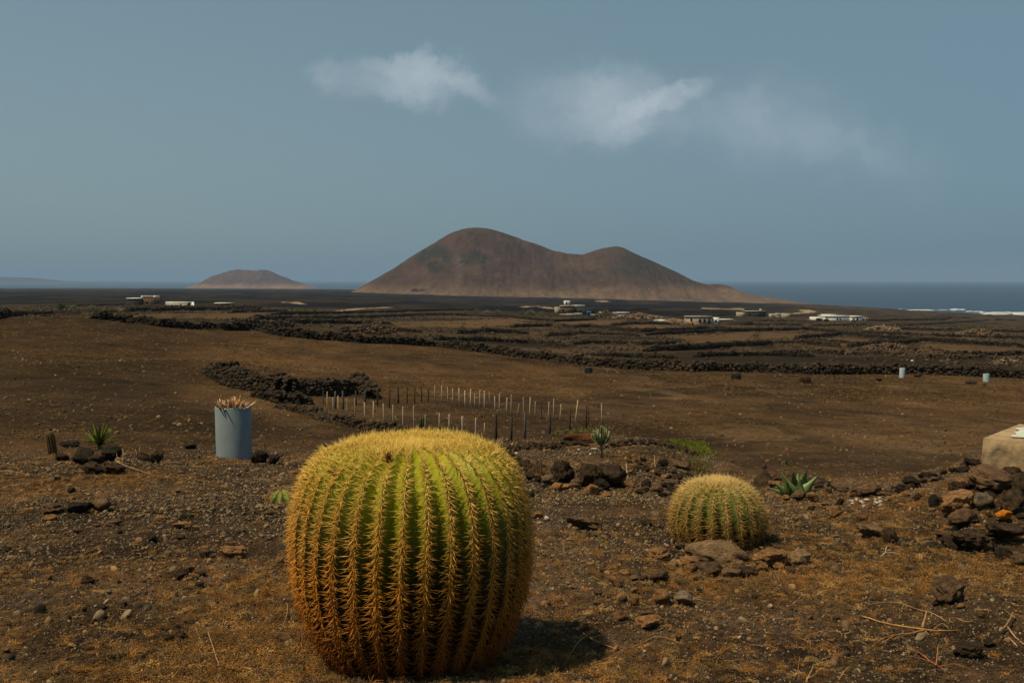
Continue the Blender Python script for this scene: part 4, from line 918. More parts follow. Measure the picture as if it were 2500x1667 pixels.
# rubble heap beside the ruin: stones of all colours
def heap(u, d, rx, ry, h, n, mats_, label, st=(0.3, 0.7), seed=0):
    p = at(u, d); root = empty("rubble_heap", tuple(p), label, "rubble heap", "rubble heaps among the plots"); r = np.random.default_rng(seed)
    a = [Acc() for _ in mats_]
    for k in range(n):
        q = r.random() ** 0.5; t = r.uniform(0, 6.28); x, y = rx * q * cos(t), ry * q * sin(t); z = h * (1 - q) ** 0.8 + r.uniform(-.1, .15); s = r.uniform(*st)
        V, T = STONE_LO[r.integers(8)]; a[r.integers(len(mats_))].add(V * s * r.uniform(.8, 1.3, 3) + np.array([x, y, z]), T)
    for q, m in zip(a, mats_):
        if q.n: tag(link("stone_pile", q.mesh("stone_pile", m), root), kind='stuff')
heap(1645, 340, 5.0, 3, 1.5, 260, [ROCKM['G'], ROCKM['T'], ROCKM['B'], ROCKM['G']], "pale grey rubble heap left of the long ruin", seed=1)
heap(1685, 322, 3.2, 2, 0.9, 90, [ROCKM['O'], ROCKM['B']], "orange brown rubble heap in front of the long ruin", seed=2)
heap(2175, 112, 5.0, 4, 1.0, 520, [ROCKM['D'], ROCKM['K'], ROCKM['D']], "dark mound of field stones between the right hand plots", (0.22, 0.45), seed=3)
heap(2155, 300, 5.5, 4, 1.4, 120, [ROCKM['B'], ROCKM['G']], "low brown grey heap beside the dark bush on the plain", (0.4, 0.9), seed=4)
heap(2390, 250, 6, 4, 1.6, 160, [ROCKM['B'], ROCKM['D']], "brown spoil heap on the dark ground at the right", (0.4, 0.8), seed=5)
heap(2465, 90, 1.3, 1.0, 0.45, 60, [ROCKM['G'], ROCKM['B']], "small greyish heap of dead branches and stones behind the near wall", (0.10, 0.25), seed=6)
heap(1560, 400, 12, 5, 2.2, 330, [ROCKM['D'], ROCKM['B']], "long brown spoil bank between the small ruin and the tarpaulin", (0.5, 1.0), seed=7)
heap(1480, 430, 5.5, 4, 2.4, 150, [ROCKM['K'], ROCKM['D']], "dark green grey mound left of the small ruin", (0.5, 1.0), seed=8)
heap(895, 104, 2.6, 2, 0.9, 160, [ROCKM['K'], ROCKM['D']], "dark stone cairn just behind the curved wall", (0.2, 0.42), seed=9)
heap(920, 118, 2.4, 2, 1.1, 120, [ROCKM['D'], ROCKM['K']], "conical stone heap in the rubble field", (0.2, 0.5), seed=10)

# bushes on the plain
bushm = [noise_mat("bush_" + n, a, b, 0.6, bump=0, rnd=0.2, transl=0.25) for n, a, b in (("green", (0.05, 0.075, 0.018), (0.13, 0.16, 0.04)), ("olive", (0.10, 0.10, 0.035), (0.22, 0.20, 0.075)), ("pale", (0.17, 0.17, 0.09), (0.30, 0.29, 0.17)))]
def bush(u, d, w, h, m, label, seed=0, group="bushes scattered over the plain"):
    p = at(u, d); r = np.random.default_rng(300 + seed); a = Acc(); n = 520
    root = empty("bush", tuple(p), label, "bush", group)
    for k in range(n):
        th = r.uniform(0, 2 * pi); q = r.random() ** 0.45; ph = r.random(); lump = 0.8 + 0.3 * sin(3 * th + seed) 
        c = np.array([cos(th) * q * w / 2 * lump * math.sqrt(1 - ph * ph * .9), sin(th) * q * w / 2 * lump, ph * h * (1 - 0.45 * q) + 0.05])
        d1 = r.normal(size=3) * 0.12 * h; d2 = r.normal(size=3) * 0.12 * h; a.add([c, c + d1, c + d2], [(0, 1, 2)])
    link("foliage", a.mesh("foliage", m, False), root)
    b = Acc()
    for k in range(7):
        th = r.uniform(0, 2 * pi); b.add(*tube(np.array([[0, 0, -0.1], [cos(th) * w * .15, sin(th) * w * .15, h * .3], [cos(th) * w * .3, sin(th) * w * .3, h * .65]]), [0.02 * h, 0.014 * h, .005 * h], 3))
    link("stems", b.mesh("stems", ROCKM['B']), root)
BUSHES = [(150, 250, 2.6, 1.7, 0, "round green bush left of the pale scrub behind the hill crest"), (180, 258, 2.6, 1.3, 2, "pale straggly bush next to the round green one"), (225, 290, 3.0, 1.2, 2, "pale low bush left of the farmhouse approach wall"), (278, 190, 3.0, 1.1, 1, "olive bush at the end of the short dark wall"),
 (1275, 420, 4.0, 1.8, 1, "leftmost olive bush in front of the farm"), (1297, 415, 5.0, 2.4, 1, "tallest olive bush in front of the farm"), (1325, 420, 5.0, 1.7, 1, "middle olive bush in front of the farm"), (1352, 425, 4.5, 1.6, 0, "green bush nearest the farm tower"),
 (1137, 430, 3.0, 1.3, 1, "first small olive bush below the volcano"), (1162, 440, 3.2, 1.5, 1, "second small olive bush below the volcano"), (1190, 445, 4.0, 1.3, 2, "third pale bush below the volcano"), (1215, 440, 3.6, 1.4, 1, "fourth olive bush below the volcano"),
 (733, 330, 6.5, 1.4, 0, "wide green bush on the strip below the lava field"), (1305, 235, 2.2, 0.9, 1, "small olive bush on the tilled strip, left one"), (1358, 225, 2.6, 1.0, 1, "small olive bush on the tilled strip, right one"), (2122, 310, 4.0, 1.8, 0, "dark bush beside the brown heap on the plain"),
 (462, 398, 1.6, 2.0, 0, "small bush above the corner of the catchment"), (2380, 300, 12, 2.2, 0, "broad dark thicket on the dark ground at the right"), (1790, 480, 4.0, 1.6, 0, "low green bush left of the dark green house")]
for k, (u, d, w, h, m, lab) in enumerate(BUSHES): bush(u, d, w, h, bushm[m], lab, k)
# ------------------------------------------------------------------ golden barrel cacti
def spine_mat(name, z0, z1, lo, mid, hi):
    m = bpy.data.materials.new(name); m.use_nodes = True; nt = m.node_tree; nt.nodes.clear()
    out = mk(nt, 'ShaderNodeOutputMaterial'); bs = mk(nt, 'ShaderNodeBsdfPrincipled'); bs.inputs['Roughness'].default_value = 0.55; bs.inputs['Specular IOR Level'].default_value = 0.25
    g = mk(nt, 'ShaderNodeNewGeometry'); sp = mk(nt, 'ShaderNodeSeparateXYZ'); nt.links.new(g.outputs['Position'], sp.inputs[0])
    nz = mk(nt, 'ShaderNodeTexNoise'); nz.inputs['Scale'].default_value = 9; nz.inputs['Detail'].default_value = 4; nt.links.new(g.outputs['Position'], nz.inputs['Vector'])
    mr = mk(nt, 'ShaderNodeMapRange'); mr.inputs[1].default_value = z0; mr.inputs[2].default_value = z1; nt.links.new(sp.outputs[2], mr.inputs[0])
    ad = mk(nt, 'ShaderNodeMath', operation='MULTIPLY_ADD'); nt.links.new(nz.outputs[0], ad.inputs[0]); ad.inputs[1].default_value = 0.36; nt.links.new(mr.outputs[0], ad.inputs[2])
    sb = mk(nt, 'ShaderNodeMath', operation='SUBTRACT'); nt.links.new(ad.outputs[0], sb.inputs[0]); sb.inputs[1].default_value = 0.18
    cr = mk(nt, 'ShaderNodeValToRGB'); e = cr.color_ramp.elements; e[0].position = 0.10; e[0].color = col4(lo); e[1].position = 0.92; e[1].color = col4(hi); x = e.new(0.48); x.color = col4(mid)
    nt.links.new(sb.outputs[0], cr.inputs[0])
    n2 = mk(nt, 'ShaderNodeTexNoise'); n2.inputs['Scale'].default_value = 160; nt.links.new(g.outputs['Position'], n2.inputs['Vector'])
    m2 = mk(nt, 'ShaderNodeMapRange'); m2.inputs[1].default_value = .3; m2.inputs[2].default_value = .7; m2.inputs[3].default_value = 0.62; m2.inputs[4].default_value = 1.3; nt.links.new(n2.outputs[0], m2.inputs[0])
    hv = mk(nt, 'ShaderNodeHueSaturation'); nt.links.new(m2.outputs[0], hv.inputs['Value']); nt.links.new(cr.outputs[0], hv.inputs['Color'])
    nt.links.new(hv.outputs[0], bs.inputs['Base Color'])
    tr = mk(nt, 'ShaderNodeBsdfTranslucent'); nt.links.new(hv.outputs[0], tr.inputs[0]); mx = mk(nt, 'ShaderNodeMixShader'); mx.inputs[0].default_value = 0.38
    nt.links.new(bs.outputs[0], mx.inputs[1]); nt.links.new(tr.outputs[0], mx.inputs[2]); nt.links.new(mx.outputs[0], out.inputs[0])
    return m
def spine_vt(base, dirv, L, r0, bend, seg=2):
    P = []
    d = dirv / np.linalg.norm(dirv)
    for i in range(seg + 1):
        t = i / seg; P.append(base + d * L * t + bend * L * t * t)
    P = np.array(P); up = np.array([0, 0, 1.]) if abs(d[2]) < .9 else np.array([1., 0, 0])
    a = np.cross(d, up); a /= np.linalg.norm(a); b = np.cross(a, d); V = []
    for i in range(seg):
        r = r0 * (1 - 0.55 * i / seg)
        for k in range(3): th = k * 2 * pi / 3; V.append(P[i] + r * (cos(th) * a + sin(th) * b))
    V.append(P[-1]); T = []
    for i in range(seg - 1):
        for k in range(3):
            p, q = i * 3 + k, i * 3 + (k + 1) % 3; T += [(p, q, q + 3), (p, q + 3, p + 3)]
    o = (seg - 1) * 3
    for k in range(3): T.append((o + k, o + (k + 1) % 3, seg * 3))
    return np.array(V), np.array(T)
def cluster_vt(seed, kind, unit):
    """spines of one areole; +Z out of the plant, +Y towards its crown. kind: side, top"""
    r = random.Random(seed); V = []; T = []; n = 0
    def add(v, t):
        nonlocal n
        V.append(v); T.append(t + n); n += len(v)
    def sp(az, el, L, r0, bd):
        d = np.array([cos(az) * cos(el), sin(az) * cos(el), sin(el)])
        add(*spine_vt(np.array([cos(az) * .002, sin(az) * .002, 0.0]), d, L * unit, r0, np.array(bd)))
    R = radians
    if kind == 'side':
        for a in (3, 177, -20, -160, 20, 160, -38, -142, 8, 172): sp(R(a + r.uniform(-14, 14)), R(r.uniform(12, 46)), r.uniform(.6, 1.15), .00100, (0, -.02, r.uniform(-.05, .04)))
        for a in (65, 115): sp(R(a + r.uniform(-12, 12)), R(r.uniform(20, 45)), r.uniform(.3, .5), .0008, (0, 0, 0))
        for a, e in ((-90, 30), (-58, 42), (-122, 42), (-90, 72)): sp(R(a + r.uniform(-10, 10)), R(e + r.uniform(-12, 12)), r.uniform(.7, 1.2), .0014, (0, -.08, -.05))
    else:
        for k in range(18): sp(r.uniform(0, 2 * pi), R(r.uniform(24, 82)), r.uniform(.5, 1.15), .0010, (0, r.uniform(-.1, .15), r.uniform(-.05, .1)))
    return np.concatenate(V), np.concatenate(T)
def barrel(name, label, u, d, R, Hh, nribs, rib_depth, unit, prof, seed, cols, bodycols, spacing, nparts=300, lean=(0, 0), sink=0.02, woolly=None):
    r = np.random.default_rng(seed)
    x = (u - 1250) / F * d; z = float(H(np.array([x]), np.array([d]), False)[0]) - sink
    root = empty(name, (x, d, z), label, "cactus", "golden barrel cacti", 0.35)
    rot = Matrix.Rotation(0.35, 4, 'Z')
    pr = np.array(prof, float); t = np.concatenate([[0], np.cumsum(np.hypot(*np.diff(pr, axis=0).T))]); tt = np.linspace(0, t[-1], 150)
    def sm(c):
        y = np.interp(tt, t, c); k = np.array([1, 2, 3, 2, 1]) / 9
        for _ in range(8): y2 = np.convolve(np.pad(y, 2, mode='edge'), k, 'valid'); y2[0], y2[-1] = y[0], y[-1]; y = y2
        return y
    pr_ = sm(pr[:, 0]) * R; pz_ = sm(pr[:, 1]) * Hh
    arc = np.concatenate([[0], np.cumsum(np.hypot(np.diff(pr_), np.diff(pz_)))])
    dr, dz = np.gradient(pr_), np.gradient(pz_); q = np.hypot(dr, dz) + 1e-9; nr_, nz_ = dz / q, -dr / q      # outward normal in the profile plane
    M = 14 * nribs; th = np.arange(M) * 2 * pi / M
    ph = (th * nribs / (2 * pi)) % 1.0; tri = np.abs(ph - 0.5) * 2     # 1 on the ridge, 0 in the valley
    g = 1 - tri                                                        # 0 ridge, 1 valley
    shape = 0.55 * g + 0.45 * (1 - np.cos(g * pi)) / 2
    jit = r.normal(0, 0.004, nribs)
    TH, I = np.meshgrid(th, np.arange(150)); RR = pr_[I]; ZZ = pz_[I]
    dep = np.minimum(rib_depth, 0.36 * RR * 2 * pi / nribs * 1.6) * shape[None, :]
    wob = 0.006 * R / .3 * fbm(np.cos(TH) * 2 + seed, np.sin(TH) * 2, ZZ * 4, 3, seed)
    # swell at every areole
    sw = 0.0016 * np.cos(arc[I] / spacing * 2 * pi) * np.clip(1 - g[None, :] * 3, 0, 1)
    OUT = -dep + wob + sw
    tw = 0.035 * np.sin(ZZ / Hh * 2.2 + seed)
    X = (RR + OUT * nr_[I]) * np.cos(TH + tw); Y = (RR + OUT * nr_[I]) * np.sin(TH + tw); Z = ZZ + OUT * nz_[I]
    X = X + lean[0] * Z; Y = Y + lean[1] * Z
    V = np.stack([X, Y, Z], -1).reshape(-1, 3)
    i = np.arange(149)[:, None] * M; j = np.arange(M)[None, :]; jn = (j + 1) % M
    Q = np.stack([i + j, i + jn, i + M + jn, i + M + j], -1).reshape(-1, 4)
    G = np.broadcast_to(g[None, :], X.shape).ravel(); Hn = (ZZ / Hh).ravel()
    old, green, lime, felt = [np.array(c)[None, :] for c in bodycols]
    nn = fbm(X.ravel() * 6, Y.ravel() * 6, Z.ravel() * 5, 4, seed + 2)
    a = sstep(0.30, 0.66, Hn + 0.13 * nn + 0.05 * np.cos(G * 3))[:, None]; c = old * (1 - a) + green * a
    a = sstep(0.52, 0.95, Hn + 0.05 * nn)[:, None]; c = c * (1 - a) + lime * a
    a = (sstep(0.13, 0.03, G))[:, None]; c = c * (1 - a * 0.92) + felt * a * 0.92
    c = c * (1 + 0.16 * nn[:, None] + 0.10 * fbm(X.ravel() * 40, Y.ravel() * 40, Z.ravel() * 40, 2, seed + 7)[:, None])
    bm_ = bpy.data.materials.new("cactus_skin"); bm_.use_nodes = True; nt = bm_.node_tree; b = nt.nodes['Principled BSDF']; b.inputs['Roughness'].default_value = 0.55; b.inputs['Specular IOR Level'].default_value = 0.25
    vc = mk(nt, 'ShaderNodeVertexColor'); vc.layer_name = 'Col'; nt.links.new(vc.outputs[0], b.inputs['Base Color'])
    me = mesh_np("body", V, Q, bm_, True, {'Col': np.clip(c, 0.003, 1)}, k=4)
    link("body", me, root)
    # areoles
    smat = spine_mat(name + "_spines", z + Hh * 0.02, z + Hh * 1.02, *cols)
    nvar = 10
    side = [cluster_vt(seed + k, 'side', unit) for k in range(nvar)]; top = [cluster_vt(seed + 50 + k, 'top', unit) for k in range(nvar)]
    A = []
    for k in range(nribs):
        thr = (k + 0.0) / nribs * 2 * pi + 0.0
        s = spacing * (0.5 + r.random())
        while s < arc[-1] - 0.012:
            ii = np.interp(s, arc, np.arange(150)); rr_ = np.interp(ii, np.arange(150), pr_); zz = np.interp(ii, np.arange(150), pz_); n1 = np.interp(ii, np.arange(150), nr_); n2 = np.interp(ii, np.arange(150), nz_)
            tw1 = 0.035 * sin(zz / Hh * 2.2 + seed); th_ = thr + tw1
            wb = 0.006 * R / .3 * float(fbm(np.array([cos(thr) * 2 + seed]), np.array([sin(thr) * 2]), np.array([zz * 4]), 3, seed)[0])
            rad = np.array([cos(th_), sin(th_), 0]); N = rad * n1 + np.array([0, 0, n2]); N /= np.linalg.norm(N)
            tang = np.array([-sin(th_), cos(th_), 0]); Yv = np.cross(N, tang); 
            pos = rad * (rr_ + wb * n1) + np.array([0, 0, zz + wb * n2]) + N * 0.001
            pos = pos + np.array([lean[0] * pos[2], lean[1] * pos[2], 0])
            Xv = np.cross(Yv, N)
            fr = s / arc[-1]
            A.append((pos, Xv, Yv, N, fr, rr_))
            s += spacing * r.uniform(0.88, 1.12) * (1.0 if rr_ > 0.4 * R else 1.25)
    A = [q for q in A if q[0][2] > -0.01]
    # which areoles show: nearest to the viewer and facing him
    cv = np.array((rot.inverted() @ Vector((-x, -d, -z)))[:]); 
    def face(q):
        w = cv - q[0]; return float(q[3] @ w / np.linalg.norm(w))
    sc = np.array([face(q) for q in A]); order = np.argsort(-sc)
    P_ = set(order[:nparts].tolist())
    meshes = {}
    def getm(kind, k):
        if (kind, k) not in meshes:
            v, t_ = (top if kind == 'top' else side)[k]; meshes[(kind, k)] = mesh_np("spine_cluster", v, t_, smat, False)
        return meshes[(kind, k)]
    acc = Acc()
    for k, (pos, Xv, Yv, N, fr, rr_) in enumerate(A):
        kind = 'top' if (N[2] > 0.93 and fr > 0.7) else 'side'; v = int(r.integers(nvar)); s = r.uniform(0.82, 1.15); ro = r.uniform(-.28, .28)
        if fr > 0.70 and kind == 'side' and r.random() < 0.15: kind = 'top'
        if kind == 'top': s *= 0.78
        if fr < 0.4 and kind == 'side': s *= 1.12
        if fr < 0.15: s *= 0.8
        c_, s_ = cos(ro), sin(ro); X2 = Xv * c_ + Yv * s_; Y2 = -Xv * s_ + Yv * c_
        if k in P_:
            o = bpy.data.objects.new("spine_cluster", getm(kind, v)); COL.objects.link(o); o.parent = root
            o.matrix_local = Matrix(((X2[0] * s, Y2[0] * s, N[0] * s, pos[0]), (X2[1] * s, Y2[1] * s, N[1] * s, pos[1]), (X2[2] * s, Y2[2] * s, N[2] * s, pos[2]), (0, 0, 0, 1)))
        else:
            vv, t_ = (top if kind == 'top' else side)[v]; acc.add(vv @ np.stack([X2, Y2, N]) * s + pos, t_)
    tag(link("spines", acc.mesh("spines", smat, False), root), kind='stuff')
    return root, (x, d, z)

PROF_BIG = [(0.56, 0.0), (0.70, 0.07), (0.80, 0.145), (0.87, 0.22), (0.945, 0.33), (0.985, 0.45), (1.0, 0.57), (0.985, 0.69), (0.94, 0.79), (0.87, 0.875), (0.76, 0.935), (0.56, 0.975), (0.34, 0.985), (0.14, 0.975), (0.0, 0.965)]
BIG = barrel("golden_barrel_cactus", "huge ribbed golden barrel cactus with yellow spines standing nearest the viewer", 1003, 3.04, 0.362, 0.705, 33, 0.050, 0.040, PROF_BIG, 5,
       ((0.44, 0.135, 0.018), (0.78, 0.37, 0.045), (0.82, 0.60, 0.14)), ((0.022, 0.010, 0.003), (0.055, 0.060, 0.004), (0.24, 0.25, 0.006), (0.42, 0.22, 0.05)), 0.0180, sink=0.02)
PROF_SM = [(0.70, 0.0), (0.88, 0.14), (0.98, 0.32), (1.0, 0.48), (0.95, 0.64), (0.84, 0.79), (0.66, 0.91), (0.42, 0.975), (0.18, 0.985), (0.0, 0.97)]
SMALL = barrel("golden_barrel_cactus", "smaller golden barrel cactus with pale shaggy spines behind flat rocks", 1757, 4.92, 0.222, 0.352, 20, 0.046, 0.050, PROF_SM, 9,
       ((0.30, 0.13, 0.03), (0.58, 0.37, 0.09), (0.80, 0.59, 0.22)), ((0.03, 0.02, 0.006), (0.040, 0.065, 0.010), (0.085, 0.12, 0.014), (0.30, 0.22, 0.07)), 0.018, sink=0.03)
# brown withered flower stubs on the crown of the big cactus
def stub(px, py, name_label):
    x, y, z = BIG[1]; 
stubm = noise_mat("withered_flower", (0.07, 0.03, 0.012), (0.20, 0.09, 0.03), 60, bump=0.3, rnd=0.2)
for k, (az, rr_, h) in enumerate(((-2.35, 0.285, 0.60), (-1.75, 0.24, 0.655))):
    a = Acc(); r_ = random.Random(k)
    for q in range(9):
        t_ = q * 0.7; a.add(*tube(np.array([[0, 0, 0], [cos(t_) * .006, sin(t_) * .006, .018], [cos(t_) * .011, sin(t_) * .011, .032 + r_.uniform(-.006, .006)]]), [.003, .003, .001], 4))
    o = link("withered_flower", a.mesh("withered_flower", stubm), BIG[0]); o.location = (rr_ * cos(az - 0.35), rr_ * sin(az - 0.35), h + 0.02)
# ------------------------------------------------------------------ rocks of the garden
RM = {4: {}, 3: {}, 2: {}}
def rock_mesh(k, sub):
    if k not in RM[sub]:
        V, T = rock_vt(100 + k, sub, 1.0 + 0.25 * (k % 3), 6 + k % 4); RM[sub][k] = mesh_np("rock", V, T, ROCKM['B'], sub >= 3)
        RM[sub][k].materials.clear(); RM[sub][k].materials.append(ROCKM['B'])
    return RM[sub][k]
_rk = 0
def rock(u, v, w, h, c, label=None, group=None, name="rock", depth=None, tilt=None, embed=0.04):
    if w > 60 and depth is None and embed == 0.04: embed = -0.06
    """u centre, v lower edge, w width, h height in picture pixels"""
    global _rk
    _rk += 1; r = random.Random(_rk * 13 + 5)
    p = hit(u, min(v - 0.12 * h, 1664)); D = p[1]; W = w * pxm(D); Hh = h * pxm(D) * 0.96
    dp = depth * W if depth else W * r.uniform(0.7, 0.95)
    sub = 4 if w > 55 else 3 if w > 14 else 2
    me = rock_mesh(_rk % 11, sub)
    o = bpy.data.objects.new(name, me); COL.objects.link(o)
    o.material_slots[0].link = 'OBJECT'; o.material_slots[0].material = ROCKM[c]
    o.location = (p[0], p[1] + dp * 0.28, float(H(p[0:1], p[1:2] + dp * .28)[0]) + Hh * (0.5 - embed))
    o.scale = (W * 1.05, dp, Hh * 1.12); 
    rz = r.choice((0, pi)) + r.uniform(-.35, .35)
    o.rotation_euler = (r.uniform(-.15, .15) if tilt is None else tilt[0], r.uniform(-.12, .12) if tilt is None else tilt[1], rz if tilt is None else tilt[2])
    return tag(o, label, name, group)
G1 = "rocks strewn over the garden soil"
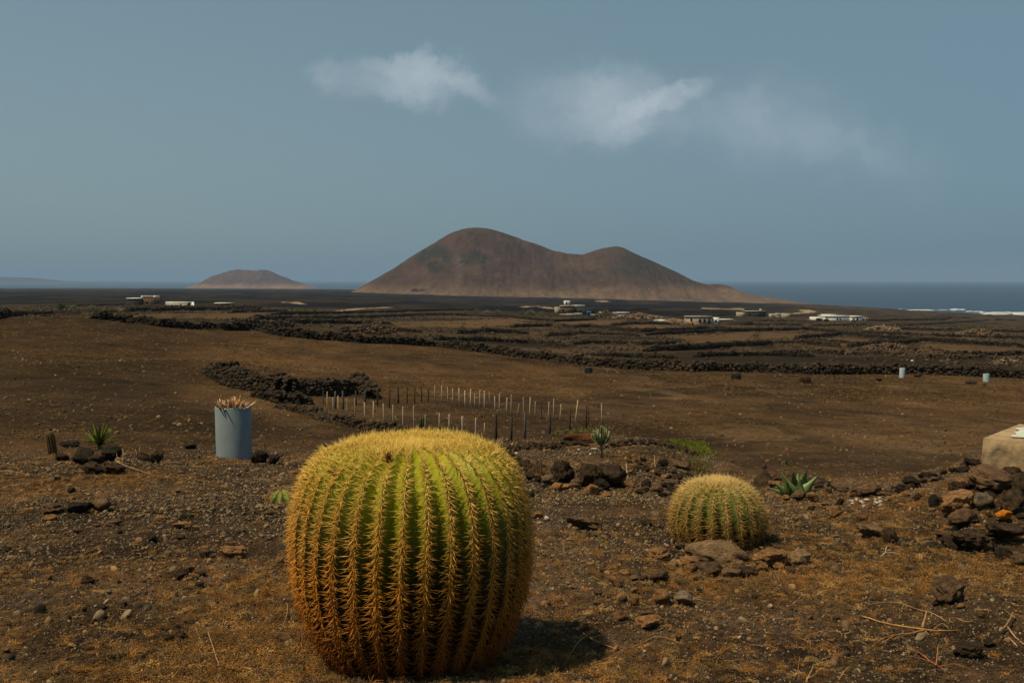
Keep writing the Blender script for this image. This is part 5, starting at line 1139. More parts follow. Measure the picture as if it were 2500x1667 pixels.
ROCKS = [
 # left cluster
 (166, 1094, 52, 18, 'K', "low dark rock just right of the small column cactus"), (200, 1141, 54, 44, 'K', "black scoria rock left of the yucca's foot"), (262, 1131, 58, 40, 'K', "rounded black rock the green yucca stands on"),
 (233, 1138, 42, 24, 'D', "small dark brown rock wedged between two black ones under the yucca"), (222, 1162, 50, 30, 'D', "grey brown knobbly rock below the black rocks on the left"), (271, 1165, 58, 33, 'D', "dark knobbly rock beside the dry branch under the yucca"),
 (150, 1128, 32, 18, 'D', "little dark rock at the foot of the column cactus"), (380, 1136, 36, 38, 'D', "dark rock behind the twiggy dead weeds right of the yucca"), (345, 1128, 30, 22, 'D', "brown stone between the yucca and the dead weeds"),
 (461, 1098, 34, 20, 'D', "small brown clod left of the blue pipe"), (632, 1138, 44, 36, 'K', "black rock standing in for a dark hole just right of the blue pipe"), (667, 1137, 28, 24, 'K', "second smaller black rock right of the blue pipe"),  # first black rock by the pipe is added to give a hole's darkness
 (122, 1258, 62, 28, 'B', "brown rock with a tan left end, lower left"), (120, 1274, 34, 17, 'O', "small pinkish chip in front of the brown rock"), (190, 1258, 60, 30, 'K', "black hollow rock between the brown and the tan rock"),
 (240, 1256, 52, 44, 'T', "upright tan rock leaning on the black one"), (178, 1268, 30, 15, 'D', "dark clod in front of the black hollow rock"), (389, 1272, 28, 13, 'O', "little orange stone half buried left of the cactus"),
 (441, 1292, 46, 20, 'O', "flat orange stone left of the big cactus"), (470, 1296, 26, 12, 'K', "dark stone touching the flat orange one"), (370, 1326, 24, 22, 'D', "small cube like dark stone below the flat orange one"),
 (500, 1364, 30, 24, 'B', "brown crumb left of the big flat orange slab"), (567, 1368, 68, 33, 'O', "broad flat orange slab beside the big cactus"), (212, 1428, 36, 24, 'D', "brown clod low on the left"), (436, 1418, 44, 24, 'D', "dark overhanging clod below the orange slab"),
 (400, 1576, 46, 24, 'D', "dark clod at the root of the dry shrub lower left"), (440, 1570, 34, 26, 'D', "dark clod right of the dry shrub's root"), (80, 1188, 30, 10, 'D', "flat dark stone near the left edge"), (270, 1284, 44, 14, 'B', "thin brown stone with a pale left tip"), (185, 1304, 26, 11, 'B', "small brown chip lower left"),
 (10, 1350, 26, 14, 'D', "dark stone cut by the left edge"), (12, 1593, 18, 10, 'O', "tiny orange stone at the lower left corner"), (655, 1262, 24, 14, 'B', "tan brown stone near the cactus flank"), (715, 1161, 26, 14, 'O', "small orange stone behind the big cactus"),
 # bed in the middle
 (1375, 1192, 60, 64, 'D', "pointed dark brown boulder at the middle of the rock bed"), (1438, 1196, 58, 54, 'D', "rough brown boulder right of the pointed one"), (1492, 1198, 64, 56, 'D', "rounded brown boulder at the right of the boulder group"),
 (1470, 1200, 42, 28, 'K', "grey black rock in front of the two rounded boulders"), (1445, 1212, 38, 29, 'O', "round orange rock in front of the boulders"), (1481, 1215, 26, 14, 'O', "small orange rock right of the round one"), (1466, 1203, 14, 12, 'B', "tiny brown stone between the orange rocks"),
 (1340, 1186, 32, 28, 'T', "tan rock left of the pointed boulder"), (1363, 1201, 34, 22, 'O', "orange brown rock at the foot of the pointed boulder"), (1402, 1200, 34, 20, 'B', "brown rock between the pointed boulder and the round orange rock"),
 (1296, 1221, 20, 19, 'K', "black stone standing alone left of the bed"), (1330, 1193, 15, 12, 'K', "little black stone before the tan rock"), (1313, 1182, 16, 20, 'K', "narrow black stone under the dry grass"), (1294, 1176, 22, 18, 'D', "dark stone half hidden behind the big cactus"),
 (1516, 1169, 34, 26, 'K', "dark rock behind the right boulder"), (1533, 1194, 36, 26, 'O', "orange earth coloured rock right of the boulders"), (1578, 1191, 26, 20, 'K', "black triangular stone right of the orange rock"), (1632, 1193, 36, 20, 'B', "brown pinkish rock between bed and small cactus"),
 (1642, 1203, 28, 13, 'K', "dark underside stone below the brown pinkish rock"), (1576, 1204, 15, 11, 'K', "small black stone in front of the triangular one"), (1620, 1215, 26, 13, 'K', "flat black stone left of the small cactus"), (1620, 1142, 26, 18, 'K', "black stone below the reddish shrub"),
 (1560, 1152, 40, 13, 'K', "long low dark rock behind the bleached stump"), (1655, 1176, 30, 16, 'D', "brown rock behind the small cactus, left side"), (1665, 1150, 40, 20, 'B', "greyish brown rock under the reddish shrub"), (1612, 1165, 30, 18, 'D', "dark brown rock at the middle right of the bed"),
 (1312, 1270, 28, 17, 'O', "orange stone beside the white pebble"), (1336, 1273, 13, 12, 'W', "single bright white pebble right of the big cactus"), (1427, 1302, 92, 32, 'B', "wide brown flat rock with overhanging lower edge"), (1600, 1262, 22, 14, 'T', "small tan stone left of the small cactus"), (1575, 1282, 34, 14, 'D', "dark clod below the small tan stone"),
 (1345, 1096, 20, 11, 'T', "tan stone at the rear edge of the bed"), (1480, 1095, 12, 11, 'G', "pale squared stone behind the candelabra plant"), (1326, 1094, 8, 6, 'W', "small white stone at the rear left of the bed"), (1261, 1108, 8, 6, 'W', "little white stone just right of the big cactus crown"),
 (1413, 1101, 7, 5, 'W', "white pebble, upper one left of the candelabra plant"), (1421, 1110, 11, 6, 'T', "pinkish pebble left of the candelabra plant"), (1437, 1108, 9, 5, 'T', "pale pebble nearest the candelabra plant"), (1441, 1113, 6, 5, 'W', "tiny white pebble, lowest before the candelabra plant"), (1492, 1101, 6, 4, 'W', "tiny white pebble right of the candelabra plant"),
 # around the small cactus
 (1757, 1388, 165, 62, 'T', "big tilted tan grey slab in front of the small cactus"), (1786, 1352, 98, 32, 'T', "long knobbly tan rock between the grey slab and the small cactus"), (1665, 1340, 32, 18, 'B', "small brown rock left of the grey slab"), (1684, 1389, 50, 27, 'O', "orange rock under the left end of the grey slab"),
 (1612, 1371, 62, 32, 'O', "craggy orange rock left of the grey slab"), (1733, 1414, 74, 34, 'B', "brown flat rock in front of the grey slab"), (1786, 1415, 54, 28, 'T', "tan crumbly rock in front of the grey slab, right of the brown one"), (1828, 1411, 52, 28, 'D', "dark rock under the right end of the grey slab"),
 (1886, 1393, 86, 44, 'O', "arched orange rock with a dark hollow face"), (1958, 1388, 50, 38, 'T', "angular tan rock right of the arched one"), (1503, 1438, 40, 30, 'O', "orange rock with a dark notch, middle right"), (1609, 1430, 48, 34, 'B', "brown knobbly rock in front of the craggy orange one"),
 (1616, 1486, 44, 42, 'O', "cracked orange rock low in the middle right"), (1671, 1486, 46, 34, 'G', "grey porous rock right of the cracked orange one"), (1550, 1480, 24, 26, 'O', "pointed orange chip left of the cracked rock"), (1512, 1521, 36, 29, 'O', "blocky orange rock above the long dry stems"), (1585, 1538, 66, 26, 'O', "flat orange rock below the cracked one"),
 (1460, 1453, 22, 15, 'B', "small brown stone below the notched rock"), (1523, 1406, 30, 12, 'O', "flat orange chip below the wide dark rock"), (1400, 1440, 18, 10, 'O', "little orange stone at the edge of the cactus shadow"), (1475, 1400, 24, 12, 'B', "small brown flake above the notched rock"),
 # right side
 (1985, 1233, 30, 31, 'O', "orange rock right of the broad leaved agave"), (1952, 1229, 36, 29, 'B', "brown rock at the foot of the agave"), (1920, 1227, 20, 15, 'O', "small pink orange stone left of the agave's foot"), (1982, 1249, 21, 16, 'O', "round orange stone under the agave's right rock"), (2014, 1240, 21, 11, 'O', "flat orange stone right of the agave"),
 (2043, 1265, 40, 28, 'O', "wedge shaped orange rock on open soil"), (2105, 1276, 28, 25, 'O', "rounded orange rock right of the wedge shaped one"), (2127, 1319, 64, 32, 'T', "tan rock with a pointed top like a fin"), (2175, 1332, 42, 38, 'D', "dark rock right of the fin shaped one"), (2052, 1236, 21, 24, 'K', "black stone above the wedge shaped rock"),
 (2055, 1200, 42, 13, 'B', "flat brown rock on the far edge of the bed"), (2087, 1211, 20, 17, 'B', "small brown rock on the far edge"), (2127, 1216, 56, 36, 'B', "broad brown earthy rock on the far edge"), (2200, 1207, 36, 22, 'K', "dark rock on the far edge, left of the black row"), (2228, 1191, 42, 26, 'K', "black rock in the row that climbs to the masonry block"), (2270, 1173, 46, 18, 'K', "long black rock in the same row, further up"),
 (2310, 1161, 22, 11, 'T', "small tan rock in the black row"), (2352, 1158, 34, 17, 'K', "black rock in the row, below the masonry block's left end"), (2376, 1146, 38, 24, 'K', "black rock against the masonry block's foot"), (2217, 1217, 30, 19, 'O', "orange rock before the black row"), (2243, 1220, 26, 17, 'K', "black stone right of the orange rock before the row"),
 (2282, 1246, 26, 34, 'K', "narrow upright black rock left of the craggy boulder"), (2345, 1264, 86, 54, 'O', "craggy orange boulder on top of the right hand rock pile"), (2356, 1294, 70, 48, 'B', "rough brown boulder under the craggy one"), (2405, 1251, 50, 47, 'G', "smooth grey rock right of the craggy boulder"),
 (2415, 1178, 72, 34, 'B', "long reddish brown rock leaning up to the masonry block"), (2435, 1215, 110, 56, 'B', "big rough brown boulder behind the smooth grey rock"), (2478, 1188, 60, 40, 'D', "dark boulder at the right edge below the masonry"), (2483, 1262, 70, 52, 'D', "dark boulder at the right edge beside the smooth grey rock"),
 (2458, 1334, 90, 36, 'D', "low dark rock mass under the orange lichen"), (2385, 1352, 90, 50, 'D', "smooth dark mound of rock right of the fin shaped one"), (2456, 1286, 40, 22, 'L', "bright orange lichen covered stone on the right hand rock pile"), (2325, 1481, 82, 62, 'B', "large brown rock standing alone at the lower right"), (2370, 1612, 72, 36, 'D', "low dark rock near the bottom right"),
 (2456, 1372, 46, 34, 'K', "black rock in the dead weeds at the right"), (2490, 1388, 40, 32, 'B', "brown rock cut by the right edge"), (2418, 1585, 30, 18, 'D', "dark clod beside the dry twigs at the lower right"), (2300, 1228, 50, 26, 'B', "brown rock between the black row and the craggy boulder"), (2352, 1206, 60, 30, 'D', "dark slab between the black row and the long reddish rock"),
 (2500, 1225, 50, 60, 'D', "dark boulder cut by the right edge"), (1893, 1190, 30, 18, 'O', "small orange brown rock left of the agave"), (1905, 1175, 26, 12, 'B', "brown rock behind the agave's left leaves"), (2000, 1186, 60, 14, 'D', "low dark rocks behind the agave"),
 (1620, 1270, 20, 12, 'B', "small brown stone close to the small cactus"), (2058, 1600, 14, 10, 'O', "tiny yellowish stone at the bottom right"), (1790, 1420, 24, 14, 'B', "tiny brown stone in front of the slab group"), (2230, 1480, 26, 12, 'B', "flat brown flake left of the large lone rock"), (2068, 1542, 14, 12, 'O', "small round ochre stone at the bottom right"),
]
for (u, v, w, h, c, lab) in ROCKS:
    if w == 165: rock(u, v, w, h, c, lab, None, depth=0.62, tilt=(0.42, 0.22, 0.1), embed=0.0)
    elif "lichen" in lab: rock(u, v, w, h, c, lab, None, embed=-0.5)
    else: rock(u, v, w, h, c, lab, None)
def spire():
    p = hit(1866, 1186); s = pxm(p[1]); V, T = ico(4); V = V.copy(); t = (V[:, 2] + 1) / 2
    w = np.interp(t, [0, .12, .35, .55, .68, .76, .88, 1], [26, 25, 20, 14, 7, 4.2, 5.5, 4]); rr = np.hypot(V[:, 0], V[:, 1]) + 1e-6
    th = np.arctan2(V[:, 1], V[:, 0]); k = w * (1 + .35 * fbm(np.cos(th) * 1.5, np.sin(th) * 1.5, t * 6, 4, 71, .6)) * np.minimum(1, rr * 2.2)
    X = np.cos(th) * k + np.interp(t, [0, .6, 1], [0, -2, 0]); Y = np.sin(th) * k; Z = t * 64 - 6
    tag(link("rock_spire", mesh_np("rock_spire", np.stack([X, Y, Z], -1) * s, T, ROCKM['D'], True), loc=tuple(p)), "spiky dark brown rock pillar between the small cactus and the agave", "rock")
spire()
# stones edging the back of the bed, alike
CW = {'K': 'black', 'D': 'dark brown', 'B': 'brown', 'O': 'orange brown', 'T': 'tan'}
def edging(poly, n, w, cols, group, label, seed, jit=3):
    kind_ = 'rock_chip' if 'chip' in label else 'edging_stone' if ('edging' in label or 'rim' in label) else 'row_stone' if 'row climbing' in label else 'loose_stone'
    r = random.Random(seed); P = np.array(poly, float); t = np.linspace(0, len(P) - 1, n)
    for k in range(n):
        u = np.interp(t[k], range(len(P)), P[:, 0]) + r.uniform(-jit, jit); v = np.interp(t[k], range(len(P)), P[:, 1]) + r.uniform(-jit, jit)
        s = w * r.uniform(0.7, 1.5); c = r.choice(cols); rock(u, v, s, s * r.uniform(.55, .8), c, label.replace('COL', CW[c]), CW[c] + ' ' + group, name=kind_)
edging([(1225, 1104), (1290, 1098), (1350, 1093), (1400, 1086), (1450, 1086)], 42, 13, "KDD", "edging stones left of the candelabra plant", "small COL edging stone on the rear rim left of the candelabra plant", 1, 5)
edging([(1495, 1087), (1530, 1084), (1570, 1082), (1610, 1086), (1640, 1092), (1670, 1100), (1690, 1112)], 60, 12, "KDDDB", "edging stones right of the candelabra plant", "small COL edging stone on the curved rim below the green grass", 2, 5)
edging([(1230, 1125), (1280, 1140), (1320, 1150), (1290, 1165)], 30, 14, "KDD", "loose stones under the dry grass", "loose COL stone lying around the dry grass tuft", 3, 14)
edging([(1540, 1130), (1600, 1150), (1640, 1165), (1700, 1160)], 26, 14, "KDDB", "loose stones in the right half of the bed", "loose COL stone in the right half of the bed", 4, 10)
edging([(1560, 1205), (1600, 1200), (1655, 1210)], 12, 15, "DBK", "loose stones at the front right of the bed", "small loose COL stone along the front right of the bed", 5, 6)
edging([(2160, 1208), (2215, 1196), (2260, 1178), (2300, 1165), (2345, 1150), (2385, 1140)], 34, 16, "KDDB", "stones of the black row", "small COL stone in the row climbing to the masonry block", 6, 5)
edging([(2000, 1195), (2060, 1205), (2150, 1212), (2190, 1215)], 26, 16, "BDBO", "stones along the far rim", "small COL stone on the rim behind the white pebbles", 7, 7)
edging([(2290, 1230), (2400, 1215), (2490, 1290), (2400, 1330), (2300, 1330)], 46, 24, "DBDBKT", "stones of the right hand pile", "rough COL stone filling the right hand rock pile", 8, 22)
edging([(1370, 1195), (1420, 1185), (1480, 1180), (1540, 1195)], 20, 20, "DBBO", "stones packed between the boulders", "COL stone packed between the boulders of the bed", 9, 8)
edging([(1730, 1370), (1830, 1395), (1900, 1395), (1640, 1400)], 16, 22, "OTB", "chips around the grey slab", "small COL chip lying around the grey slab", 10, 12)
edging([(60, 1200), (300, 1290), (560, 1400), (300, 1500), (90, 1560)], 30, 15, "DBDO", "chips on the left soil", "small COL chip of rock on the open soil at the left", 11, 60)
edging([(1480, 1440), (1700, 1460), (2000, 1400), (2250, 1420), (2400, 1500), (1900, 1560)], 40, 15, "BODBT", "chips on the right soil", "small COL chip of rock on the open soil at the right", 12, 60)
edging([(1240, 1130), (1330, 1175), (1440, 1165), (1560, 1160), (1690, 1190)], 46, 13, "DBBOT", "broken rock over the bed", "small COL piece of broken rock lying in the bed", 13, 16)
edging([(1560, 1410), (1700, 1425), (1860, 1425), (1980, 1400)], 22, 17, "OTBT", "slab chips before the small cactus", "COL chip of slab on the soil before the small cactus", 14, 14)
r_ = random.Random(4)
for k in range(22):
    rock(r_.uniform(2078, 2158), r_.uniform(1219, 1236), r_.uniform(6, 12), r_.uniform(4, 7), 'W', "white pebble in the patch of pebbles right of the agave", "patch of white pebbles", name="pebble")

# ------------------------------------------------------------------ blue pipes with plants
pipem = noise_mat("blue_grey_pipe", (0.19, 0.235, 0.265), (0.255, 0.30, 0.335), 3, bump=0.15, bscale=60, bdist=0.002, rough=0.75, rnd=0.02)
pipem2 = noise_mat("pale_blue_pipe", (0.34, 0.44, 0.49), (0.46, 0.56, 0.62), 3, bump=0.1, rough=0.7, rnd=0.05)
def pipe(u, d, dia, h, m, label, lean=0.0, group="plastic pipe planters"):
    p = at(u, d); R = dia / 2; th = np.linspace(0, 2 * pi, 49)[:-1]
    pr = [(R, -0.12), (R, h - .004), (R - .002, h), (R - .011, h), (R - .013, h - .004), (R - .013, h - .10)]
    V = [(r * cos(t), r * sin(t), z) for r, z in pr for t in th]; T = []
    for i in range(len(pr) - 1):
        for j in range(48):
            a, b = i * 48 + j, i * 48 + (j + 1) % 48; T += [(a, b, b + 48), (a, b + 48, a + 48)]
    root = empty("pipe_planter", tuple(p), label, "planter", group); root.rotation_euler = (0, lean, 0)
    link("tube", mesh_np("tube", V, T, m, True), root)
    n = 48; c = [(cos(t) * (R - .013), sin(t) * (R - .013), h - .05) for t in th] + [(0, 0, h - .04)]
    link("soil", mesh_np("soil", c, [(j, (j + 1) % n, n) for j in range(n)], ROCKM['D'], False), root)
    return root, p
dD = 8.55
PIPE = pipe(566, dD, 86 * pxm(dD), 0.455, pipem, "tall blue grey pipe standing on the terrace edge, nearest of the pipes", -0.012)
for k, (u, v0, v1, w, lab) in enumerate(((2206, 898, 922, 13, "pale blue pipe in front of the long wall, left one of the far pair"), (2412.5, 912, 932.5, 14.5, "pale blue pipe in front of the long wall, right one of the far pair"))):
    p = hit(u, v1); pipe(u, p[1], w * pxm(p[1]), (v1 - v0) * pxm(p[1]), pipem2, lab, (0.03, 0)[k])
def blade(base, dirv, side, L, W, curve, fold, m, name="leaf", parent=None, nseg=6, tipw=0.02, droop=0.0, shape=None):
    """a long leaf: V-folded strip with thickness"""
    d = dirv / np.linalg.norm(dirv); s = side / np.linalg.norm(side); n = np.cross(s, d)
    V = []; T = []
    for i in range(nseg + 1):
        t = i / nseg; c = base + d * L * t + n * curve * L * t * t - np.array([0, 0, droop * L * t * t])
        w = W * (shape(t) if shape else (1 - t) ** 0.7 * (0.6 + 0.4 * min(1, t * 5))) / 2 + tipw * W * 0.1
        V += [c - s * w + n * fold * w, c - n * 0.10 * w, c + s * w + n * fold * w, c - n * (0.35 * w)]
    for i in range(nseg):
        a = i * 4; b = a + 4
        for p, q in ((0, 1), (1, 2), (2, 3), (3, 0)): T += [(a + p, b + p, b + q), (a + p, b + q, a + q)]
    T += [(0, 1, 3), (1, 2, 3)]
    me = mesh_np(name, V, T, m, True); return link(name, me, parent)
# withered plant in the near pipe
wither = [noise_mat("withered_leaf_" + n, a, b, 12, bump=0, rnd=0.2, transl=0.15) for n, a, b in (("tan", (0.50, 0.30, 0.17), (0.82, 0.56, 0.34)), ("orange", (0.44, 0.21, 0.09), (0.70, 0.38, 0.17)))]
wp = empty("withered_plant", (PIPE[1][0] - 0.004, PIPE[1][1], PIPE[1][2] + 0.425), "withered tan plant with curled finger like leaves sprouting from the near blue pipe", "plant")
r_ = random.Random(11)
for k in range(80):
    az = r_.uniform(0, 2 * pi); q = r_.uniform(0, 0.13); b = np.array([cos(az) * q, sin(az) * q, 0]); el = r_.uniform(0.5, 1.4)
    P = [b]; L = r_.uniform(0.06, 0.115); a2 = az + r_.uniform(-1, 1)
    for s in range(5):
        el += r_.uniform(-.25, .15); P.append(P[-1] + L / 5 * np.array([cos(a2) * cos(el), sin(a2) * cos(el), sin(el)]))
    me = Acc(); me.add(*tube(np.array(P), np.array([.006, .0085, .009, .008, .006, .002]), 6)); link("leaf", me.mesh("leaf", wither[k % 2]), wp)
# small plants in the far pipes
fresh = noise_mat("fresh_leaf", (0.06, 0.08, 0.02), (0.15, 0.17, 0.05), 10, bump=0, transl=0.2)
for u, v, lab in ((2206, 899, "thin green plant growing out of the left far pipe"), (2412, 913, "sparse green plant growing out of the right far pipe")):
    p = hit(u, 921 if u < 2300 else 932); w = empty("potted_plant", (p[0], p[1], p[2] + (22 if u < 2300 else 19) * pxm(p[1])), lab, "plant")
    for k in range(9): blade(np.zeros(3), np.array([cos(k * .7) * .5, sin(k * .7) * .5, 1.0]), np.array([-sin(k * .7), cos(k * .7), 0]), r_.uniform(.15, .30), .03, .2, .3, fresh, parent=w, nseg=3)

# ------------------------------------------------------------------ other plants
def column_cactus():
    p = hit(130, 1108); s = pxm(p[1]); h = 64 * s; R = 10.5 * s
    root = empty("column_cactus", tuple(p), "small brownish column cactus leaning left at the left edge", "cactus"); root.rotation_euler = (0.05, -0.12, 0)
    nr, M, K = 11, 66, 24; V = []
    for i in range(K):
        t = 1 - (1 - i / (K - 1)) ** 1.9; rr = R * min(1, 0.80 + t) * math.sqrt(max(0, 1 - max(0, (t - .82) / .18) ** 2))
        for j in range(M):
            th = j * 2 * pi / M; f = 1 - 0.16 * abs(sin(th * nr / 2)) ** 0.8; V.append((rr * f * cos(th), rr * f * sin(th), t * h - 0.01))
    T = []
    for i in range(K - 1):
        for j in range(M):
            a, b = i * M + j, i * M + (j + 1) % M; T += [(a, b, b + M), (a, b + M, a + M)]
    link("body", mesh_np("body", V, T, noise_mat("column_cactus_skin", (0.09, 0.058, 0.03), (0.16, 0.115, 0.05), 20, bump=0.2), True), root)
    a = Acc(); r = random.Random(3)
    for j in range(nr):
        for i in range(17):
            t = (i + .3) / 18; rr = R * math.sqrt(max(0.05, 1 - max(0, (t - .80) / .20) ** 2)); th = (j + 0.5) * 2 * pi / nr + pi / nr
            b = np.array([rr * cos(th), rr * sin(th), t * h])
            for q in range(7):
                dv = np.array([cos(th), sin(th), .3 * (t > .85)]) * .8 + np.array([r.uniform(-1, 1), r.uniform(-1, 1), r.uniform(-1, 1)]) * .8
                a.add(*spine_vt(b, dv, r.uniform(.006, .011) * (0.5 if t > .8 else 1), .0009, np.zeros(3)))
    tag(link("spines", a.mesh("spines", noise_mat("brown_spines", (0.26, 0.13, 0.06), (0.44, 0.25, 0.13), 40, bump=0)), root), kind='stuff')
column_cactus()
yuccam = noise_mat("yucca_leaf", (0.13, 0.165, 0.03), (0.26, 0.30, 0.06), 6, bump=0, transl=0.15, rough=0.6)
def yucca():
    p = hit(243, 1097); s = pxm(p[1]); root = empty("yucca", (p[0], p[1], p[2] + 0.02), "green yucca with a radial burst of stiff narrow leaves on the left", "plant"); r = random.Random(8)
    for k in range(32):
        az = k * 2.4 + r.uniform(-.2, .2); el = radians(12 + 72 * (k / 32) ** 0.9); L = s * r.uniform(50, 64) * (0.85 + .2 * sin(el))
        d = np.array([cos(az) * cos(el), sin(az) * cos(el), sin(el)]); blade(np.array([0, 0, .03]) + d * .01, d, np.array([-sin(az), cos(az), 0]), L, s * 8.5, 0.0, .35, yuccam, parent=root, nseg=4, droop=0.05)
    V, T = rock_vt(33, 2); link("stem", mesh_np("stem", V * np.array([.05, .05, .07]), T, noise_mat("yucca_stem", (0.16, 0.19, 0.06), (0.22, 0.25, 0.09), 6), True), root)
yucca()
agavem = noise_mat("agave_leaf", (0.10, 0.15, 0.045), (0.17, 0.24, 0.08), 4, bump=0, rough=0.5, spec=0.3, rnd=0.12)
def agave():
    p = hit(1943, 1212); s = pxm(p[1]); root = empty("agave", tuple(p), "broad leaved green agave among orange rocks on the right", "plant")
    tips = [(-70, 20, 12), (-42, 62, 24), (-14, 66, 30), (8, 58, 20), (28, 66, 30), (50, 54, 22), (-30, 40, 22), (-56, 34, 18), (40, 40, 24), (5, 48, 26), (66, 26, 12)]
    sh = lambda t: (0.62 + 0.38 * sin(min(t * 1.7, 1) * pi)) * (1 - t ** 2.2) if t < 1 else 0
    for k, (dx, dz, w) in enumerate(tips):
        b = np.array([dx * .10 * s, (-1) ** k * 5 * s, -0.005]); t = np.array([dx * s, (-1) ** (k + k // 2) * 12 * s, dz * s]); d = t - b
        sd = np.array([0.9, 0.35 * (-1) ** k, -d[0] * .9 / (d[2] + 1e-6)]); blade(b, d, sd, np.linalg.norm(d), w * 1.45 * s, (-1) ** k * 0.05, .30, agavem, parent=root, nseg=9, shape=sh)
agave()
def candelabra():
    p = hit(1468, 1118); s = pxm(p[1]); root = empty("candelabra_plant", tuple(p), "small green candelabra spurge with upcurved arms above the rock bed", "plant")
    gm = noise_mat("spurge_green", (0.035, 0.055, 0.018), (0.075, 0.10, 0.035), 30, (0.22, 0.24, 0.11), bump=0.2); edge = noise_mat("spurge_edge", (0.20, 0.22, 0.10), (0.32, 0.33, 0.18), 30, bump=0)
    tm = noise_mat("spurge_trunk", (0.05, 0.045, 0.02), (0.10, 0.085, 0.045), 20)
    a = Acc(); a.add(*tube(np.array([[0, 0, -.02], [.002, 0, 10 * s], [0, 0, 24 * s], [0, 0, 42 * s]]), np.array([3, 2.7, 2.6, 3.4]) * s, 8)); link("trunk", a.mesh("trunk", tm), root)
    def arm(P, w):
        V, T = tube(np.array(P) * s, np.array([w * .7, w, w, w, w * .55]) * s, 3); o = link("arm", mesh_np("arm", V, T, gm, False), root)
        for c in range(3):
            V2, T2 = tube(V[c::3], .32 * w * s, 4); link("ridge", mesh_np("ridge", V2, T2, edge, False), o)
    arm([(0, 0, 40), (0, 0, 52), (0, 0, 64), (.5, 0, 73), (.5, 0, 79)], 3.2)
    for k, (x, y, z0, z1) in enumerate(((-22, 3, 42, 60), (-15, -6, 42, 68), (-8, 6, 44, 70), (-10, -9, 46, 64), (8, -8, 44, 68), (13, 7, 42, 72), (19, -3, 42, 66), (22, 5, 40, 56), (-19, 8, 40, 54), (6, 11, 46, 74), (15, -9, 40, 58), (-4, -11, 43, 60))):
        arm([(0, 0, z0 - 8), (x * .5, y * .5, z0 - 3), (x * .9, y * .9, z0 + 4), (x, y, (z0 + z1) / 2), (x * .96, y, z1)], 2.7)
candelabra()
def tiny_cacti():
    gm = noise_mat("young_cactus_green", (0.02, 0.035, 0.012), (0.05, 0.075, 0.025), 30, bump=0.2)
    for u, v, w, h, n, lab in ((1032, 1049, 18, 36, 6, "dark green clump of column cactus inside the staked plot"), (1193, 1079, 12, 18, 3, "tiny dark cactus beside the nearest thick posts"), (728, 988, 8, 16, 3, "thin green plant against the broken wall"), (862, 1021, 9, 16, 3, "small dark green sprout by the stakes")):
        p = hit(u, v); s = pxm(p[1]); root = empty("young_cactus", tuple(p), lab, "cactus", "young cacti of the staked plot")
        for k in range(n):
            x = (k / max(n - 1, 1) - .5) * w * .7; hh = h * (1 - .5 * abs(x) / w * 1.6) * (1 if k % 2 else .88); V, T = tube(np.array([[x * .5, 0, -1], [x, (-1) ** k * 2, hh * .3], [x * 1.1, (-1) ** k * 2, hh * .8], [x * 1.1, 0, hh]]) * s, np.array([1.6, 2.3, 2.2, .8]) * s * w / 16, 6); link("stem", mesh_np("stem", V, T, gm, True), root)
tiny_cacti()
def hidden_opuntia():
    p = hit(688, 1222); s = pxm(p[1]); root = empty("young_barrel_cactus", (p[0], p[1], p[2]), "small low green cactus with faint spines just left of the big cactus", "cactus")
    gm = noise_mat("young_barrel_green", (0.16, 0.19, 0.04), (0.26, 0.28, 0.07), 10, bump=.2); nr, M, K = 9, 72, 14; R = 34 * s; h = 34 * s; V = []
    for i in range(K):
        t = i / (K - 1); rr = R * math.sqrt(max(0, 1 - t * t))
        for j in range(M):
            th = j * 2 * pi / M; f = 1 - .28 * abs(sin(th * nr / 2)) ** .8; V.append((rr * f * cos(th), rr * f * sin(th), t * h * (0.8 + .2 * f) - .01))
    T = []
    for i in range(K - 1):
        for j in range(M):
            a, b = i * M + j, i * M + (j + 1) % M; T += [(a, b, b + M), (a, b + M, a + M)]
    link("body", mesh_np("body", V, T, gm, True), root); a = Acc(); r = random.Random(5)
    for j in range(nr):
        for i in range(8):
            t = i / 8; th = (j * 2 + 0) * pi / nr; rr = R * math.sqrt(1 - t * t); b = np.array([rr * cos(th), rr * sin(th), t * h])
            for q in range(7): a.add(*spine_vt(b, b / R + np.array([r.uniform(-1, 1), r.uniform(-1, 1), r.uniform(-.5, 1)]), r.uniform(.02, .035), .0008, np.zeros(3)))
    tag(link("spines", a.mesh("spines", wither[1]), root), kind='stuff')
hidden_opuntia()
# dry grass tuft, shrub, green grass
def grass_tuft(u, v, w, h, n, m, label, cat="grass tuft", name="grass_tuft", seed=0, wd=1.3, lean=0.0):
    p = hit(u, v); s = pxm(p[1]); r = random.Random(seed); root = empty(name, tuple(p), label, cat); a = Acc()
    for k in range(n):
        x = r.gauss(0, w * .22); t = x * 1.5 + r.gauss(0, w * .22) + lean * h; hh = h * r.uniform(.35, 1); y = r.gauss(0, w * .15)
        a.add(*tube(np.array([[x, y, -1], [x + (t - x) * .3, y, hh * .5], [t, y + r.uniform(-4, 4), hh]]) * s, np.array([wd * .5, wd * .4, wd * .12]) * s, 3, False))
    link("blades", a.mesh("blades", m, False), root)
grassdry = noise_mat("dry_grass_blade", (0.24, 0.13, 0.065), (0.42, 0.26, 0.14), 20, bump=0, transl=.2)
grass_tuft(1310, 1162, 46, 80, 70, grassdry, "tall dry grass tuft at the left of the rock bed", seed=1, wd=1.4)
grass_tuft(1216, 1092, 20, 34, 16, wither[0], "small bleached tuft rising behind the big cactus crown", seed=2)
grass_tuft(1530, 1208, 26, 20, 30, strawm, "straw coloured tuft on the orange rock", seed=3)
grass_tuft(40, 1230, 60, 22, 24, strawm, "thin dry stalks near the left edge", seed=4, wd=1.0, lean=.8)
